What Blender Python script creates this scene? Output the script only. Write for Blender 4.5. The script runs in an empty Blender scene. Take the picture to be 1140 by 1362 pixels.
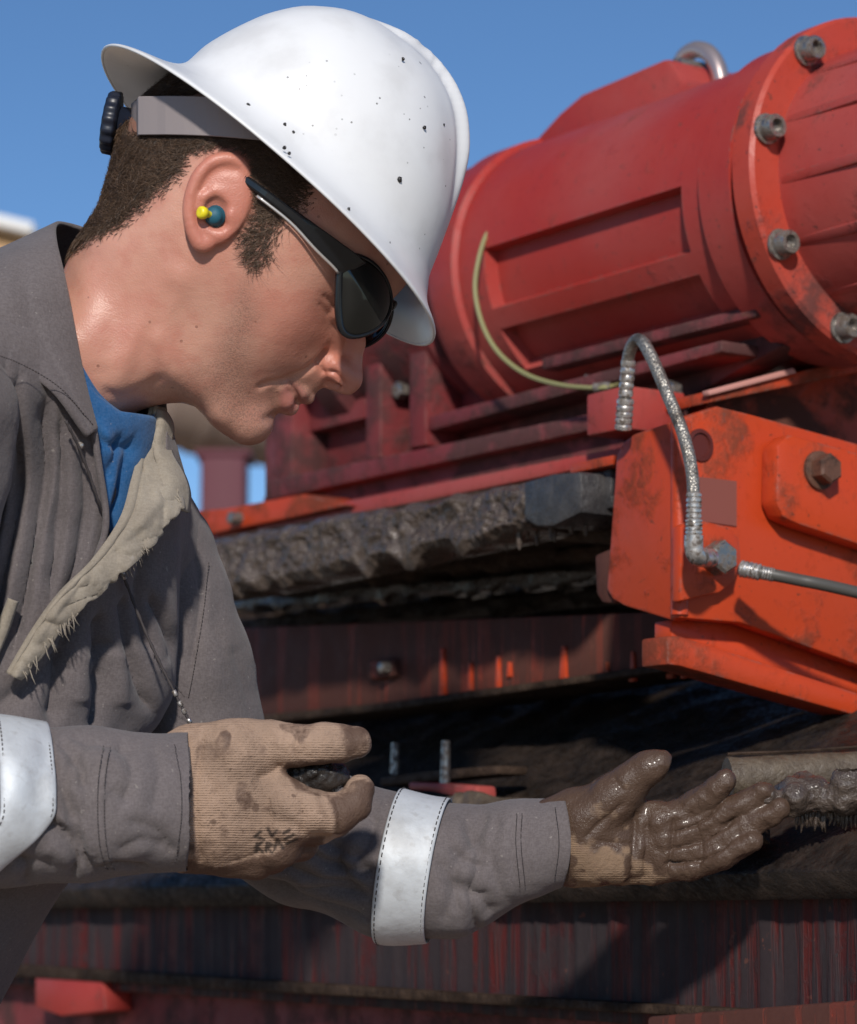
import bpy, bmesh, math, random
import numpy as np
from mathutils import Vector, Matrix

random.seed(7)
RNG = np.random.default_rng(7)
SC = bpy.context.scene
COL = SC.collection

# ------------------------------------------------------------------ camera, sky, sun, exposure
F_PX = 3780.0                       # focal length in picture units (picture 1140 x 1362)
PITCH = math.radians(7.8)           # the camera looks a little upwards
CAM = np.array([0.0, 0.0, 1.0])
AX_R = np.array([1.0, 0.0, 0.0])
AX_D = np.array([0.0, math.cos(PITCH), math.sin(PITCH)])
AX_U = np.array([0.0, -math.sin(PITCH), math.cos(PITCH)])

cam_data = bpy.data.cameras.new('camera')
cam = bpy.data.objects.new('camera', cam_data)
COL.objects.link(cam)
cam.location = CAM
cam.rotation_euler = (math.pi / 2 + PITCH, 0, 0)
cam_data.sensor_fit = 'VERTICAL'
cam_data.sensor_height = 36.0
cam_data.lens = 36.0 * F_PX / 1362.0
cam_data.clip_start = 0.05
cam_data.clip_end = 4000.0
cam_data.dof.use_dof = True
cam_data.dof.focus_distance = 1.80
cam_data.dof.aperture_fstop = 9.0
SC.camera = cam

SUN_EL, SUN_AZ = math.radians(28), math.radians(-2)   # azimuth: from behind the camera, towards its right
sun_dir = np.array([math.sin(SUN_AZ) * math.cos(SUN_EL), -math.cos(SUN_AZ) * math.cos(SUN_EL), math.sin(SUN_EL)])
world = bpy.data.worlds.new('World')
SC.world = world
world.use_nodes = True
wn = world.node_tree.nodes
wl = world.node_tree.links
sky = wn.new('ShaderNodeTexSky')
sky.sky_type = 'NISHITA'
sky.sun_disc = False
sky.sun_elevation = SUN_EL
sky.sun_rotation = math.atan2(sun_dir[0], sun_dir[1])
sky.altitude = 2500
sky.air_density = 1.0
sky.dust_density = 0.15
sky.ozone_density = 4.0
bg = wn['Background']
bg.inputs['Strength'].default_value = 0.102
hsv = wn.new('ShaderNodeHueSaturation')
hsv.inputs['Saturation'].default_value = 1.08
wl.new(sky.outputs['Color'], hsv.inputs['Color'])
wl.new(hsv.outputs['Color'], bg.inputs['Color'])

sun_data = bpy.data.lights.new('sun', 'SUN')
sun_data.energy = 3.8
sun_data.angle = math.radians(3.0)
sun_data.color = (1.0, 0.94, 0.86)
sun = bpy.data.objects.new('sun', sun_data)
COL.objects.link(sun)
sun.location = (-2, -3, 5)
sun.rotation_euler = Vector(sun_dir).to_track_quat('Z', 'Y').to_euler()

SC.view_settings.view_transform = 'Standard'
SC.view_settings.look = 'None'
SC.view_settings.gamma = 1.0
SC.view_settings.exposure = 0.0
SC.view_settings.use_curve_mapping = False

# ------------------------------------------------------------------ helpers: frames, tags
def P(px, py, d):
    """a point at distance d along the view axis"""
    return CAM + AX_R * ((px - 570.0) * d / F_PX) + AX_U * ((681.0 - py) * d / F_PX) + AX_D * d

D0 = 1.8
S0 = D0 / F_PX                      # metres per unit in the worker's own frame
def L(p):
    """the worker's frame (right, down, away; 1 unit = 0.476 mm) to the world"""
    p = np.asarray(p, float)
    x, y, z = p[..., 0], p[..., 1], p[..., 2]
    return (CAM + AX_R * ((x - 570.0) * S0)[..., None] + AX_U * ((681.0 - y) * S0)[..., None]
            + AX_D * (D0 + z * S0)[..., None])

def tag(o, label=None, cat=None, group=None, kind=None):
    if label: o['label'] = label
    if cat: o['category'] = cat
    if group: o['group'] = group
    if kind: o['kind'] = kind
    return o

def empty(name, loc, label=None, cat=None, group=None):
    o = bpy.data.objects.new(name, None)
    o.empty_display_size = 0.05
    o.location = loc
    COL.objects.link(o)
    return tag(o, label, cat, group)

def mesh_obj(name, verts, faces, mat=None, parent=None, smooth=True, loc=None):
    me = bpy.data.meshes.new(name)
    verts = np.asarray(verts, dtype=np.float64)
    if loc is None and parent is not None:
        loc = np.array(parent_loc(parent))
    off = np.zeros(3) if loc is None else np.asarray(loc, float)
    if parent is None and loc is not None:
        base = off
    else:
        base = np.array(parent_loc(parent)) if parent is not None else np.zeros(3)
    me.from_pydata((verts - base).tolist(), [], [list(map(int, f)) for f in faces])
    me.validate()
    if smooth:
        me.polygons.foreach_set('use_smooth', [True] * len(me.polygons))
    o = bpy.data.objects.new(name, me)
    COL.objects.link(o)
    if mat: me.materials.append(mat)
    if parent is not None:
        o.parent = parent
    else:
        o.location = base
    me.update()
    return o

def parent_loc(p):
    v = np.zeros(3)
    while p is not None:
        v = v + np.array(p.location)
        p = p.parent
    return v

def attr(o, name, values):
    a = o.data.attributes.new(name, 'FLOAT', 'POINT')
    a.data.foreach_set('value', np.asarray(values, dtype=np.float32))

# ------------------------------------------------------------------ helpers: implicit surfaces
def smin(a, b, k):
    if k <= 0: return np.minimum(a, b)
    h = np.clip(0.5 + 0.5 * (b - a) / k, 0, 1)
    return b * (1 - h) + a * h - k * h * (1 - h)
def smax(a, b, k): return -smin(-a, -b, k)

class Field:
    def __init__(s, lo, hi, h, fill=1e3):
        s.lo = np.array(lo, float); s.h = float(h)
        s.n = np.ceil((np.array(hi, float) - s.lo) / h).astype(int) + 1
        s.F = np.full(s.n, fill, np.float32)
        s.ax = [(s.lo[i] + np.arange(s.n[i]) * h).astype(np.float32) for i in range(3)]
    def sl(s, lo, hi):
        r = []
        for i in range(3):
            a = int(np.floor((lo[i] - s.lo[i]) / s.h)); b = int(np.ceil((hi[i] - s.lo[i]) / s.h)) + 1
            r.append(slice(max(a, 0), max(min(b, s.n[i]), 0)))
        return tuple(r)
    def grid(s, w):
        return np.meshgrid(s.ax[0][w[0]], s.ax[1][w[1]], s.ax[2][w[2]], indexing='ij', sparse=True)
    def put(s, fn, lo, hi, k=0, op='add', pad=14):
        m = k + pad
        w = s.sl(np.array(lo) - m, np.array(hi) + m)
        if any(a.stop - a.start <= 0 for a in w): return
        X, Y, Z = s.grid(w)
        d = fn(X, Y, Z)
        s.F[w] = smin(s.F[w], d, k) if op == 'add' else smax(s.F[w], -d, k)
    def cone(s, a, b, ra, rb, k=8, op='add', zs=1.0):
        a = np.array(a, float); b = np.array(b, float)
        ab = b - a; q = np.array([1, 1, 1 / zs]); abq = ab * q; L2 = max((abq ** 2).sum(), 1e-6)
        r = max(ra, rb)
        def fn(X, Y, Z):
            x, y, z = X - a[0], Y - a[1], (Z - a[2]) / zs
            t = np.clip((x * abq[0] + y * abq[1] + z * abq[2]) / L2, 0, 1)
            d = np.sqrt((x - abq[0] * t) ** 2 + (y - abq[1] * t) ** 2 + (z - abq[2] * t) ** 2)
            return (d - (ra + (rb - ra) * t)) * (zs if zs < 1 else 1)
        s.put(fn, np.minimum(a, b) - r * max(1, zs), np.maximum(a, b) + r * max(1, zs), k, op)
    def chain(s, pts, k=6, op='add', zs=1.0):
        for (x, y, z, r), (x2, y2, z2, r2) in zip(pts[:-1], pts[1:]):
            s.cone((x, y, z), (x2, y2, z2), r, r2, k, op, zs)
    def ball(s, c, r, k=8, op='add', rot=None):
        c = np.array(c, float); r = np.array([r] * 3 if np.isscalar(r) else r, float)
        R = np.eye(3) if rot is None else rot
        m = r.max()
        def fn(X, Y, Z):
            x, y, z = X - c[0], Y - c[1], Z - c[2]
            a = (R[0, 0] * x + R[0, 1] * y + R[0, 2] * z); b = (R[1, 0] * x + R[1, 1] * y + R[1, 2] * z)
            e = (R[2, 0] * x + R[2, 1] * y + R[2, 2] * z)
            k0 = np.sqrt((a / r[0]) ** 2 + (b / r[1]) ** 2 + (e / r[2]) ** 2)
            k1 = np.sqrt((a / r[0] ** 2) ** 2 + (b / r[1] ** 2) ** 2 + (e / r[2] ** 2) ** 2) + 1e-9
            return k0 * (k0 - 1) / k1
        s.put(fn, c - m, c + m, k, op)
    def mesh(s):
        """surface nets"""
        F = s.F; I = F < 0
        nx, ny, nz = F.shape
        cnt = np.zeros((nx - 1, ny - 1, nz - 1), np.uint8)
        cs = [(i, j, k) for i in (0, 1) for j in (0, 1) for k in (0, 1)]
        for i, j, k in cs:
            cnt += I[i:nx - 1 + i, j:ny - 1 + j, k:nz - 1 + k]
        act = np.argwhere((cnt > 0) & (cnt < 8))
        vid = np.full(cnt.shape, -1, np.int32)
        vid[act[:, 0], act[:, 1], act[:, 2]] = np.arange(len(act))
        val = {c: F[act[:, 0] + c[0], act[:, 1] + c[1], act[:, 2] + c[2]] for c in cs}
        acc = np.zeros((len(act), 3)); num = np.zeros(len(act))
        for c in cs:
            for ax in range(3):
                if c[ax] == 0:
                    c2 = list(c); c2[ax] = 1; c2 = tuple(c2)
                    a, b = val[c], val[c2]
                    m = (a < 0) != (b < 0)
                    t = np.where(m, a / np.where(m, a - b, 1), 0)
                    p = np.array(c, float)[None, :].repeat(len(act), 0)
                    p[:, ax] = t
                    acc += p * m[:, None]; num += m
        V = s.lo + (act + acc / num[:, None]) * s.h
        quads = []
        for ax in range(3):
            sl0 = [slice(None)] * 3; sl1 = [slice(None)] * 3
            sl0[ax] = slice(0, -1); sl1[ax] = slice(1, None)
            A, B = I[tuple(sl0)], I[tuple(sl1)]
            e = np.argwhere(A != B)
            b, c = (ax + 1) % 3, (ax + 2) % 3
            ok = (e[:, b] > 0) & (e[:, c] > 0) & (e[:, b] < F.shape[b] - 1) & (e[:, c] < F.shape[c] - 1)
            e = e[ok]
            ins = A[e[:, 0], e[:, 1], e[:, 2]]
            def g(db, dc):
                q = e.copy(); q[:, b] += db; q[:, c] += dc
                return vid[q[:, 0], q[:, 1], q[:, 2]]
            q = np.stack([g(-1, -1), g(0, -1), g(0, 0), g(-1, 0)], 1)
            q[~ins] = q[~ins][:, ::-1]
            quads.append(q)
        Q = np.concatenate(quads)
        Q = Q[(Q >= 0).all(1)]
        return V, Q

def keep_largest(V, Q):
    lab = np.arange(len(V))
    while True:
        m = lab[Q].min(1); new = lab.copy()
        for c in range(4): np.minimum.at(new, Q[:, c], m)
        new = new[new]
        if (new == lab).all(): break
        lab = new
    big = np.bincount(lab).argmax(); keep = lab == big
    idx = np.cumsum(keep) - 1
    return V[keep], idx[Q[keep[Q].all(1)]]

def smooth_verts(V, Q, it=2, lam=0.5):
    E = np.concatenate([Q[:, [0, 1]], Q[:, [1, 2]], Q[:, [2, 3]], Q[:, [3, 0]]])
    n = len(V)
    for _ in range(it):
        acc = np.zeros_like(V); num = np.zeros(n)
        for a, b in ((0, 1), (1, 0)):
            for i in range(3): acc[:, i] += np.bincount(E[:, a], V[E[:, b], i], n)
            num += np.bincount(E[:, a], minlength=n)
        V = V + lam * (acc / np.maximum(num, 1)[:, None] - V)
    return V

def vnormals(V, Q):
    n = np.cross(V[Q[:, 2]] - V[Q[:, 0]], V[Q[:, 3]] - V[Q[:, 1]])
    N = np.zeros_like(V)
    for c in range(Q.shape[1]):
        for i in range(3): N[:, i] += np.bincount(Q[:, c], n[:, i], len(V))
    return N / (np.linalg.norm(N, axis=1)[:, None] + 1e-12)

def sstep(x, a, b):
    t = np.clip((x - a) / (b - a), 0, 1)
    return t * t * (3 - 2 * t)

def polydist(xy, poly):
    """distance to a polyline, signed side, and parameter 0..1"""
    best = np.full(len(xy), 1e9); side = np.zeros(len(xy)); par = np.zeros(len(xy))
    poly = np.asarray(poly, float)
    seg = np.linalg.norm(np.diff(poly, axis=0), axis=1); tot = seg.sum(); cum = 0
    for (a, b, l) in zip(poly[:-1], poly[1:], seg):
        d = b - a
        t = np.clip(((xy - a) @ d) / max(l * l, 1e-9), 0, 1)
        q = a + t[:, None] * d
        v = xy - q; r = np.linalg.norm(v, axis=1)
        m = r < best
        best[m] = r[m]
        side[m] = np.sign(d[0] * v[m, 1] - d[1] * v[m, 0])
        par[m] = (cum + t[m] * l) / tot
        cum += l
    return best, side, par

def spline(pts, n=24):
    """Catmull-Rom through the points (any dimension)"""
    p = np.asarray(pts, float)
    p = np.vstack([2 * p[0] - p[1], p, 2 * p[-1] - p[-2]])
    m = len(p) - 3
    t = np.linspace(0, m - 1e-9, n); i = t.astype(int); f = (t - i)[:, None]
    a, b, c, d = p[i], p[i + 1], p[i + 2], p[i + 3]
    return 0.5 * (2 * b + (c - a) * f + (2 * a - 5 * b + 4 * c - d) * f ** 2 + (3 * b - a - 3 * c + d) * f ** 3)

def relief(V, N, strokes, facing=True, soft=False):
    """folds, seams and creases as real displacement.  stroke: (points, width, height) or (points, w_left, w_right, height)"""
    out = np.zeros(len(V)); xy = V[:, :2]
    w = sstep(-N[:, 2], 0.0, 0.35) if facing else 1.0
    for s in strokes:
        pts = np.array(s[0], float)
        if len(s) == 3: wl, wr, h = s[1], s[1], s[2]
        else: wl, wr, h = s[1:4]
        m = max(wl, wr) * 2.6
        lo, hi = pts.min(0) - m, pts.max(0) + m
        idx = np.where((xy[:, 0] > lo[0]) & (xy[:, 0] < hi[0]) & (xy[:, 1] > lo[1]) & (xy[:, 1] < hi[1]))[0]
        if len(idx) == 0: continue
        sp = spline(pts, max(8, len(pts) * 5)) if len(pts) > 2 else pts
        d, sd, par = polydist(xy[idx], sp)
        ww = np.where(sd < 0, wl, wr)
        fade = sstep(par, -0.02, 0.12) * sstep(1 - par, -0.02, 0.12)
        prof = np.exp(-(d / ww) ** 2) if (h > 0 or soft) else 0.5 * np.exp(-(d / ww) ** 2) + 0.7 * np.exp(-1.7 * d / ww)
        out[idx] += h * prof * (0.25 + 0.75 * fade)
    return V + N * (out * w)[:, None]

def vnoise(p, seed=0):
    """smooth value noise in 3-D, about -1..1"""
    p = np.asarray(p, float)
    i = np.floor(p).astype(np.int64); f = p - i; f = f * f * (3 - 2 * f)
    def h(a, b, c):
        n = (a * 374761393 + b * 668265263 + c * 2147483647 + seed * 974634777) & 0xFFFFFFFF
        n = ((n ^ (n >> 13)) * 1274126177) & 0xFFFFFFFF
        return ((n ^ (n >> 16)) & 0xFFFF) / 32767.5 - 1
    r = 0
    for a in (0, 1):
        for b in (0, 1):
            for c in (0, 1):
                wgt = (f[:, 0] if a else 1 - f[:, 0]) * (f[:, 1] if b else 1 - f[:, 1]) * (f[:, 2] if c else 1 - f[:, 2])
                r = r + wgt * h(i[:, 0] + a, i[:, 1] + b, i[:, 2] + c)
    return r

def crease(p, seed):
    """sharp folds: ridged noise, 0..1"""
    return (1 - np.abs(vnoise(p, seed))) ** 3

def inpoly(xy, poly):
    poly = np.asarray(poly, float); x, y = xy[:, 0], xy[:, 1]; r = np.zeros(len(xy), bool)
    j = len(poly) - 1
    for i in range(len(poly)):
        xi, yi = poly[i]; xj, yj = poly[j]
        r ^= ((yi > y) != (yj > y)) & (x < (xj - xi) * (y - yi) / (yj - yi + 1e-12) + xi)
        j = i
    return r

def softpoly(xy, poly, soft):
    d, _, _ = polydist(xy, list(poly) + [poly[0]])
    return sstep(np.where(inpoly(xy, poly), d, -d), -soft, soft)

# ------------------------------------------------------------------ helpers: plain meshes
def tube(pts, r, seg=10, cap=True, flat=1.0):
    """a swept round tube; r is one radius or one per point; returns verts, faces"""
    p = np.asarray(pts, float); n = len(p)
    r = np.full(n, r) if np.isscalar(r) else np.asarray(r, float)
    T = np.gradient(p, axis=0); T /= np.linalg.norm(T, axis=1)[:, None] + 1e-12
    ref = np.array([0, 0, 1.0]) if abs(T[0, 2]) < 0.9 else np.array([1.0, 0, 0])
    u = np.cross(T[0], ref); u /= np.linalg.norm(u)
    V = []
    for i in range(n):
        u = u - T[i] * (u @ T[i]); u /= np.linalg.norm(u) + 1e-12
        w = np.cross(T[i], u)
        for k in range(seg):
            a = 2 * math.pi * k / seg
            V.append(p[i] + r[i] * (math.cos(a) * u + flat * math.sin(a) * w))
    Fc = []
    for i in range(n - 1):
        for k in range(seg):
            k2 = (k + 1) % seg
            Fc.append([i * seg + k, i * seg + k2, (i + 1) * seg + k2, (i + 1) * seg + k])
    if cap:
        Fc.append(list(range(seg))[::-1]); Fc.append([(n - 1) * seg + k for k in range(seg)])
    return np.array(V), Fc

def join(parts):
    V, Fc, o = [], [], 0
    for v, f in parts:
        V.append(np.asarray(v, float)); Fc += [[i + o for i in q] for q in f]; o += len(v)
    return np.vstack(V), Fc

def boxm(o, ex, ey, ez, bev=0.0):
    """a box from corner o with edge vectors; optional bevel"""
    o, ex, ey, ez = [np.asarray(a, float) for a in (o, ex, ey, ez)]
    bm = bmesh.new()
    vs = [bm.verts.new(o + ex * i + ey * j + ez * k) for i in (0, 1) for j in (0, 1) for k in (0, 1)]
    for f in ((0, 1, 3, 2), (4, 6, 7, 5), (0, 4, 5, 1), (2, 3, 7, 6), (0, 2, 6, 4), (1, 5, 7, 3)):
        bm.faces.new([vs[i] for i in f])
    return finish(bm, bev)

def finish(bm, bev=0.0, seg=2, ang=25):
    bmesh.ops.recalc_face_normals(bm, faces=bm.faces[:])
    if bev > 0:
        es = [e for e in bm.edges if e.is_manifold and e.calc_face_angle(0) > math.radians(ang)]
        bmesh.ops.bevel(bm, geom=es, offset=bev, segments=seg, profile=0.5, affect='EDGES', clamp_overlap=True)
    V = np.array([v.co[:] for v in bm.verts]); bm.verts.index_update()
    Fc = [[v.index for v in f.verts] for f in bm.faces]
    bm.free()
    return V, Fc

def plate(outline, n, thick, bev=0.0, holes=()):
    """outline: 3-D points of a planar polygon; extruded by n*thick"""
    bm = bmesh.new()
    o = [np.asarray(p, float) for p in outline]; n = np.asarray(n, float)
    a = [bm.verts.new(p) for p in o]; b = [bm.verts.new(p + n * thick) for p in o]
    k = len(o)
    bm.faces.new(a[::-1]); bm.faces.new(b)
    for i in range(k):
        j = (i + 1) % k
        bm.faces.new([a[i], a[j], b[j], b[i]])
    return finish(bm, bev)

# ------------------------------------------------------------------ helpers: materials
def mat(name, base, rough=0.5, metal=0.0, spec=0.5):
    m = bpy.data.materials.new(name); m.use_nodes = True
    b = m.node_tree.nodes['Principled BSDF']
    b.inputs['Base Color'].default_value = (*base, 1)
    b.inputs['Roughness'].default_value = rough
    b.inputs['Metallic'].default_value = metal
    b.inputs['Specular IOR Level'].default_value = spec
    return m

class NT:
    def __init__(s, m):
        s.m = m; s.n = m.node_tree.nodes; s.l = m.node_tree.links; s.b = s.n['Principled BSDF']
        s.co = s.n.new('ShaderNodeTexCoord').outputs['Object']
    def noise(s, scale, detail=4, rough=0.55, co=None, stretch=None, dist=0.0):
        t = s.n.new('ShaderNodeTexNoise')
        t.inputs['Scale'].default_value = scale; t.inputs['Detail'].default_value = detail
        t.inputs['Roughness'].default_value = rough; t.inputs['Distortion'].default_value = dist
        c = co or s.co
        if stretch:
            mp = s.n.new('ShaderNodeMapping'); mp.inputs['Scale'].default_value = stretch
            s.l.new(c, mp.inputs['Vector']); c = mp.outputs['Vector']
        s.l.new(c, t.inputs['Vector'])
        return t.outputs['Fac']
    def ramp(s, v, a, b):
        r = s.n.new('ShaderNodeMapRange'); r.interpolation_type = 'SMOOTHSTEP'
        r.inputs['From Min'].default_value = a; r.inputs['From Max'].default_value = b
        s.l.new(v, r.inputs['Value']); return r.outputs['Result']
    def math(s, op, a, b=None):
        r = s.n.new('ShaderNodeMath'); r.operation = op
        for i, x in enumerate((a, b)):
            if x is None: continue
            if isinstance(x, (int, float)): r.inputs[i].default_value = x
            else: s.l.new(x, r.inputs[i])
        return r.outputs[0]
    def mix(s, f, a, b):
        r = s.n.new('ShaderNodeMix'); r.data_type = 'RGBA'
        for i, x in ((0, f), (6, a), (7, b)):
            if isinstance(x, (int, float)): r.inputs[i].default_value = x
            elif isinstance(x, tuple): r.inputs[i].default_value = (*x, 1)
            else: s.l.new(x, r.inputs[i])
        return r.outputs[2]
    def lerp(s, f, a, b):
        r = s.n.new('ShaderNodeMapRange')
        s.l.new(f, r.inputs['Value']); r.inputs['To Min'].default_value = a; r.inputs['To Max'].default_value = b
        return r.outputs['Result']
    def attr(s, name):
        a = s.n.new('ShaderNodeAttribute'); a.attribute_name = name; return a.outputs['Fac']
    def color(s, c): s.l.new(c, s.b.inputs['Base Color'])
    def rough(s, c): s.l.new(c, s.b.inputs['Roughness'])
    def bump(s, h, dist=0.001, strength=1.0):
        bp = s.n.new('ShaderNodeBump'); bp.inputs['Distance'].default_value = dist
        bp.inputs['Strength'].default_value = strength
        s.l.new(h, bp.inputs['Height'])
        if s.b.inputs['Normal'].is_linked:
            s.l.new(s.b.inputs['Normal'].links[0].from_socket, bp.inputs['Normal'])
        s.l.new(bp.outputs['Normal'], s.b.inputs['Normal'])
M = {}

class Front:
    """nearest surface (towards the camera) of a set of vertices, looked up by x, y"""
    def __init__(s, V, h=6.0):
        s.h = h; s.lo = V[:, :2].min(0) - h; n = np.ceil((V[:, :2].max(0) - s.lo) / h).astype(int) + 2
        g = np.full(n, np.nan); ij = ((V[:, :2] - s.lo) / h).astype(int)
        o = np.argsort(-V[:, 2]); g[ij[o, 0], ij[o, 1]] = V[o, 2]
        for _ in range(3):                      # fill small holes
            p = np.pad(g, 1, constant_values=np.nan)
            st = np.stack([p[1 + a:1 + a + n[0], 1 + b:1 + b + n[1]] for a in (-1, 0, 1) for b in (-1, 0, 1)])
            with np.errstate(all='ignore'):
                import warnings; warnings.simplefilter('ignore')
                m = np.nanmean(st, axis=0)
            g = np.where(np.isnan(g), m, g)
        s.g = g; s.n = n
    def __call__(s, x, y, default=0.0):
        i = int((x - s.lo[0]) / s.h); j = int((y - s.lo[1]) / s.h)
        if 0 <= i < s.n[0] and 0 <= j < s.n[1] and not np.isnan(s.g[i, j]): return float(s.g[i, j])
        return default

def mud_material(name, c1, c2, r1, r2, scale=1.0, rel=0.004, coat=0.0, spec=0.5):
    m = mat(name, c1, 0.5, 0, 0.5); t = NT(m)
    n = t.noise(28 * scale, 6, 0.65); n2 = t.noise(140 * scale, 4, 0.6)
    t.color(t.mix(t.ramp(n, 0.35, 0.7), c1, c2))
    t.rough(t.lerp(t.ramp(n2, 0.35, 0.65), r1, r2))
    t.b.inputs['Specular IOR Level'].default_value = spec
    t.b.inputs['Coat Weight'].default_value = coat; t.b.inputs['Coat Roughness'].default_value = 0.08
    t.bump(t.noise(520 * scale, 3, 0.7), rel * 0.12, 0.7); t.bump(n, rel, 0.7); t.bump(n2, rel * 0.35, 0.8)
    return m
M['wetmud'] = mud_material('wet_black_mud', (0.012, 0.010, 0.009), (0.035, 0.028, 0.024), 0.12, 0.4, 2.0, 0.003)
# ------------------------------------------------------------------ the worker: head and neck
HO = np.array([293.0, 303.0]); HF = np.array([0.755, 0.656]); HU = np.array([0.656, -0.755])
def hp(f, u): return HO + HF * f + HU * u
def fu(xy): return (xy - HO) @ HF, (xy - HO) @ HU

PERSON = empty('person', L((60, 1400, 60)),
               'man in grey coveralls and white hard hat bending over the muddy machine with dirty gloves', 'person')

def build_head():
    out = []
    for a in range(0, 181, 15):
        r = math.radians(a); out.append(hp(28 + 208 * math.cos(r), 105 + 170 * math.sin(r)))
    out += [hp(-186, 60), hp(-182, 15), (149, 233), (135, 277), (120, 302), (106, 322), (93, 343), (75, 385), (52, 440), (25, 520), (-10, 600), (-40, 660)]
    out += [(160, 690), (158, 640), (160, 600), (166, 570), (176, 552), (198, 542), (220, 537), (241, 536), (259, 541), (273, 554), (290, 572), (308, 583), (322, 588),
            (336, 586), (350, 578), (357, 568), (358, 557), (363, 552), (373, 549), (386, 543), (394, 536), (402, 531), (415, 525), (426, 518), (438, 506), (447, 492), (455, 475), (461, 455), (466, 437), (473, 424)]
    out += [tuple(hp(226, 42)), tuple(hp(233, 60)), tuple(hp(236, 85))]
    out = np.array(out, float)
    ins = []
    def h(f, u, w): p = hp(f, u); ins.append((p[0], p[1], w))
    for f, u, w in ((28, 105, 156), (-80, 105, 138), (130, 105, 138), (28, 200, 122), (28, 45, 150), (-80, 40, 134), (-130, 70, 95), (140, 160, 100),
                    (-90, 190, 88), (185, 105, 100), (208, 100, 70), (150, 60, 122), (190, 55, 92), (216, 58, 60),
                    (168, 15, 103), (195, 5, 62), (165, -18, 112), (190, -28, 82), (203, -40, 56), (125, -10, 134), (80, -10, 143), (30, 0, 146),
                    (167, -45, 108), (184, -50, 87), (181, -30, 95), (130, -60, 119), (165, -75, 100), (188, -85, 72), (184, -118, 55), (165, -115, 78), (202, -92, 40), (200, -125, 36),
                    (20, -105, 124), (75, -110, 112), (115, -132, 95), (150, -148, 72), (178, -160, 52), (200, -168, 36), (195, -150, 42),
                    (-40, -30, 138), (-100, -20, 112), (-145, -15, 62)):
        h(f, u, w)
    ins += [(200, 425, 112), (140, 400, 104), (150, 480, 108), (90, 460, 118), (100, 560, 105), (40, 560, 108), (205, 480, 104), (235, 505, 86), (190, 515, 92), (150, 520, 98),
            (262, 525, 66), (285, 555, 45), (40, 640, 95), (110, 640, 70), (300, 560, 50), (115, 345, 62), (140, 330, 92), (175, 350, 115)]
    ins = np.array(ins, float)
    pts = np.vstack([out, ins[:, :2]]); val = np.r_[np.zeros(len(out)), ins[:, 2] ** 2]
    sc = 100.0; p = pts / sc; v = val / 1e4
    def U(r2): return np.where(r2 > 0, r2 * np.log(r2 + 1e-12), 0)
    n = len(p); K = U(((p[:, None] - p[None]) ** 2).sum(-1)) + np.diag(np.r_[np.full(len(out), 1e-3), np.full(len(ins), 0.03)])
    Pm = np.c_[np.ones(n), p]; A = np.block([[K, Pm], [Pm.T, np.zeros((3, 3))]])
    c = np.linalg.solve(A, np.r_[v, 0, 0, 0])
    fd = Field((-30, 5, -176), (578, 640, 176), 3.0)
    gx, gy = np.meshgrid(fd.ax[0] / sc, fd.ax[1] / sc, indexing='ij')
    q = np.c_[gx.ravel(), gy.ravel()].astype(float)
    W = c[n] + q @ c[n + 1:]
    for i in range(n): W += c[i] * U(((q - p[i]) ** 2).sum(-1))
    W2 = (W * 1e4).reshape(gx.shape)
    # keep the implicit surface tame far outside the outline
    xy = np.c_[gx.ravel() * sc, gy.ravel() * sc]
    inn = inpoly(xy, out).reshape(gx.shape)
    W2 = np.where(inn, np.maximum(W2, 1.0), np.minimum(W2, -1.0))
    # even out the flesh away from the profile line
    dist, _, _ = polydist(xy, list(map(tuple, out)) + [tuple(out[0])])
    B = W2.copy()
    for _ in range(36):
        Pd = np.pad(B, 1, 'edge'); B = 0.5 * B + 0.125 * (Pd[2:, 1:-1] + Pd[:-2, 1:-1] + Pd[1:-1, 2:] + Pd[1:-1, :-2])
    wb = (sstep(dist, 14, 60).reshape(W2.shape)) * inn
    W2 = W2 * (1 - wb) + B * wb
    Z = fd.ax[2][None, None, :]
    G = Z ** 2 - W2[:, :, None]
    gx_, gy_ = np.gradient(W2, 3.0)
    g = np.sqrt(gx_ ** 2 + gy_ ** 2)[:, :, None]
    fd.F = (G / np.sqrt(g ** 2 + 4 * Z ** 2 + 900.0)).astype(np.float32)
    # nose
    fd.chain([(474, 424, 0, 9), (473, 455, 0, 11), (465, 492, 0, 17)], k=12)
    fd.ball((463, 504, 0), (19, 20, 19), k=6)
    fd.ball((470, 503, -5), (10, 13, 11), k=6)
    for s in (-1, 1):
        fd.ball((447, 491, 20 * s), (17, 15, 13), k=11)
        fd.ball((455, 500, 15 * s), (13, 13, 12), k=8)
        fd.cone((448, 512, 12 * s), (455, 501, 13 * s), 6.0, 5.0, 4, 'sub')
    fd.cone((438, 510, 0), (462, 517, 0), 8, 8, 6)
    # lips and chin
    for s in (-1, 1):
        fd.chain([(409, 529, 0, 8), (402, 523, 16 * s, 7.5), (388, 513, 33 * s, 4)], k=7)
        fd.chain([(386, 542, 0, 9.5), (381, 534, 18 * s, 9), (376, 520, 35 * s, 4)], k=8)
        fd.ball((334, 561, 14 * s), (25, 26, 26), k=18)
        # brow ridge, cheek bone, eyelids in shallow sockets
        a, b = hp(222, 50), hp(178, 52)
        fd.cone((*a, 22 * s), (*b, 88 * s), 12, 12, 16)
        a = hp(200, 20); fd.ball((*a, 58 * s), (14, 16, 18), 12, 'sub')
        a = hp(186, 16); fd.ball((*a, 52 * s), (20, 20, 20), 6)
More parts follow.
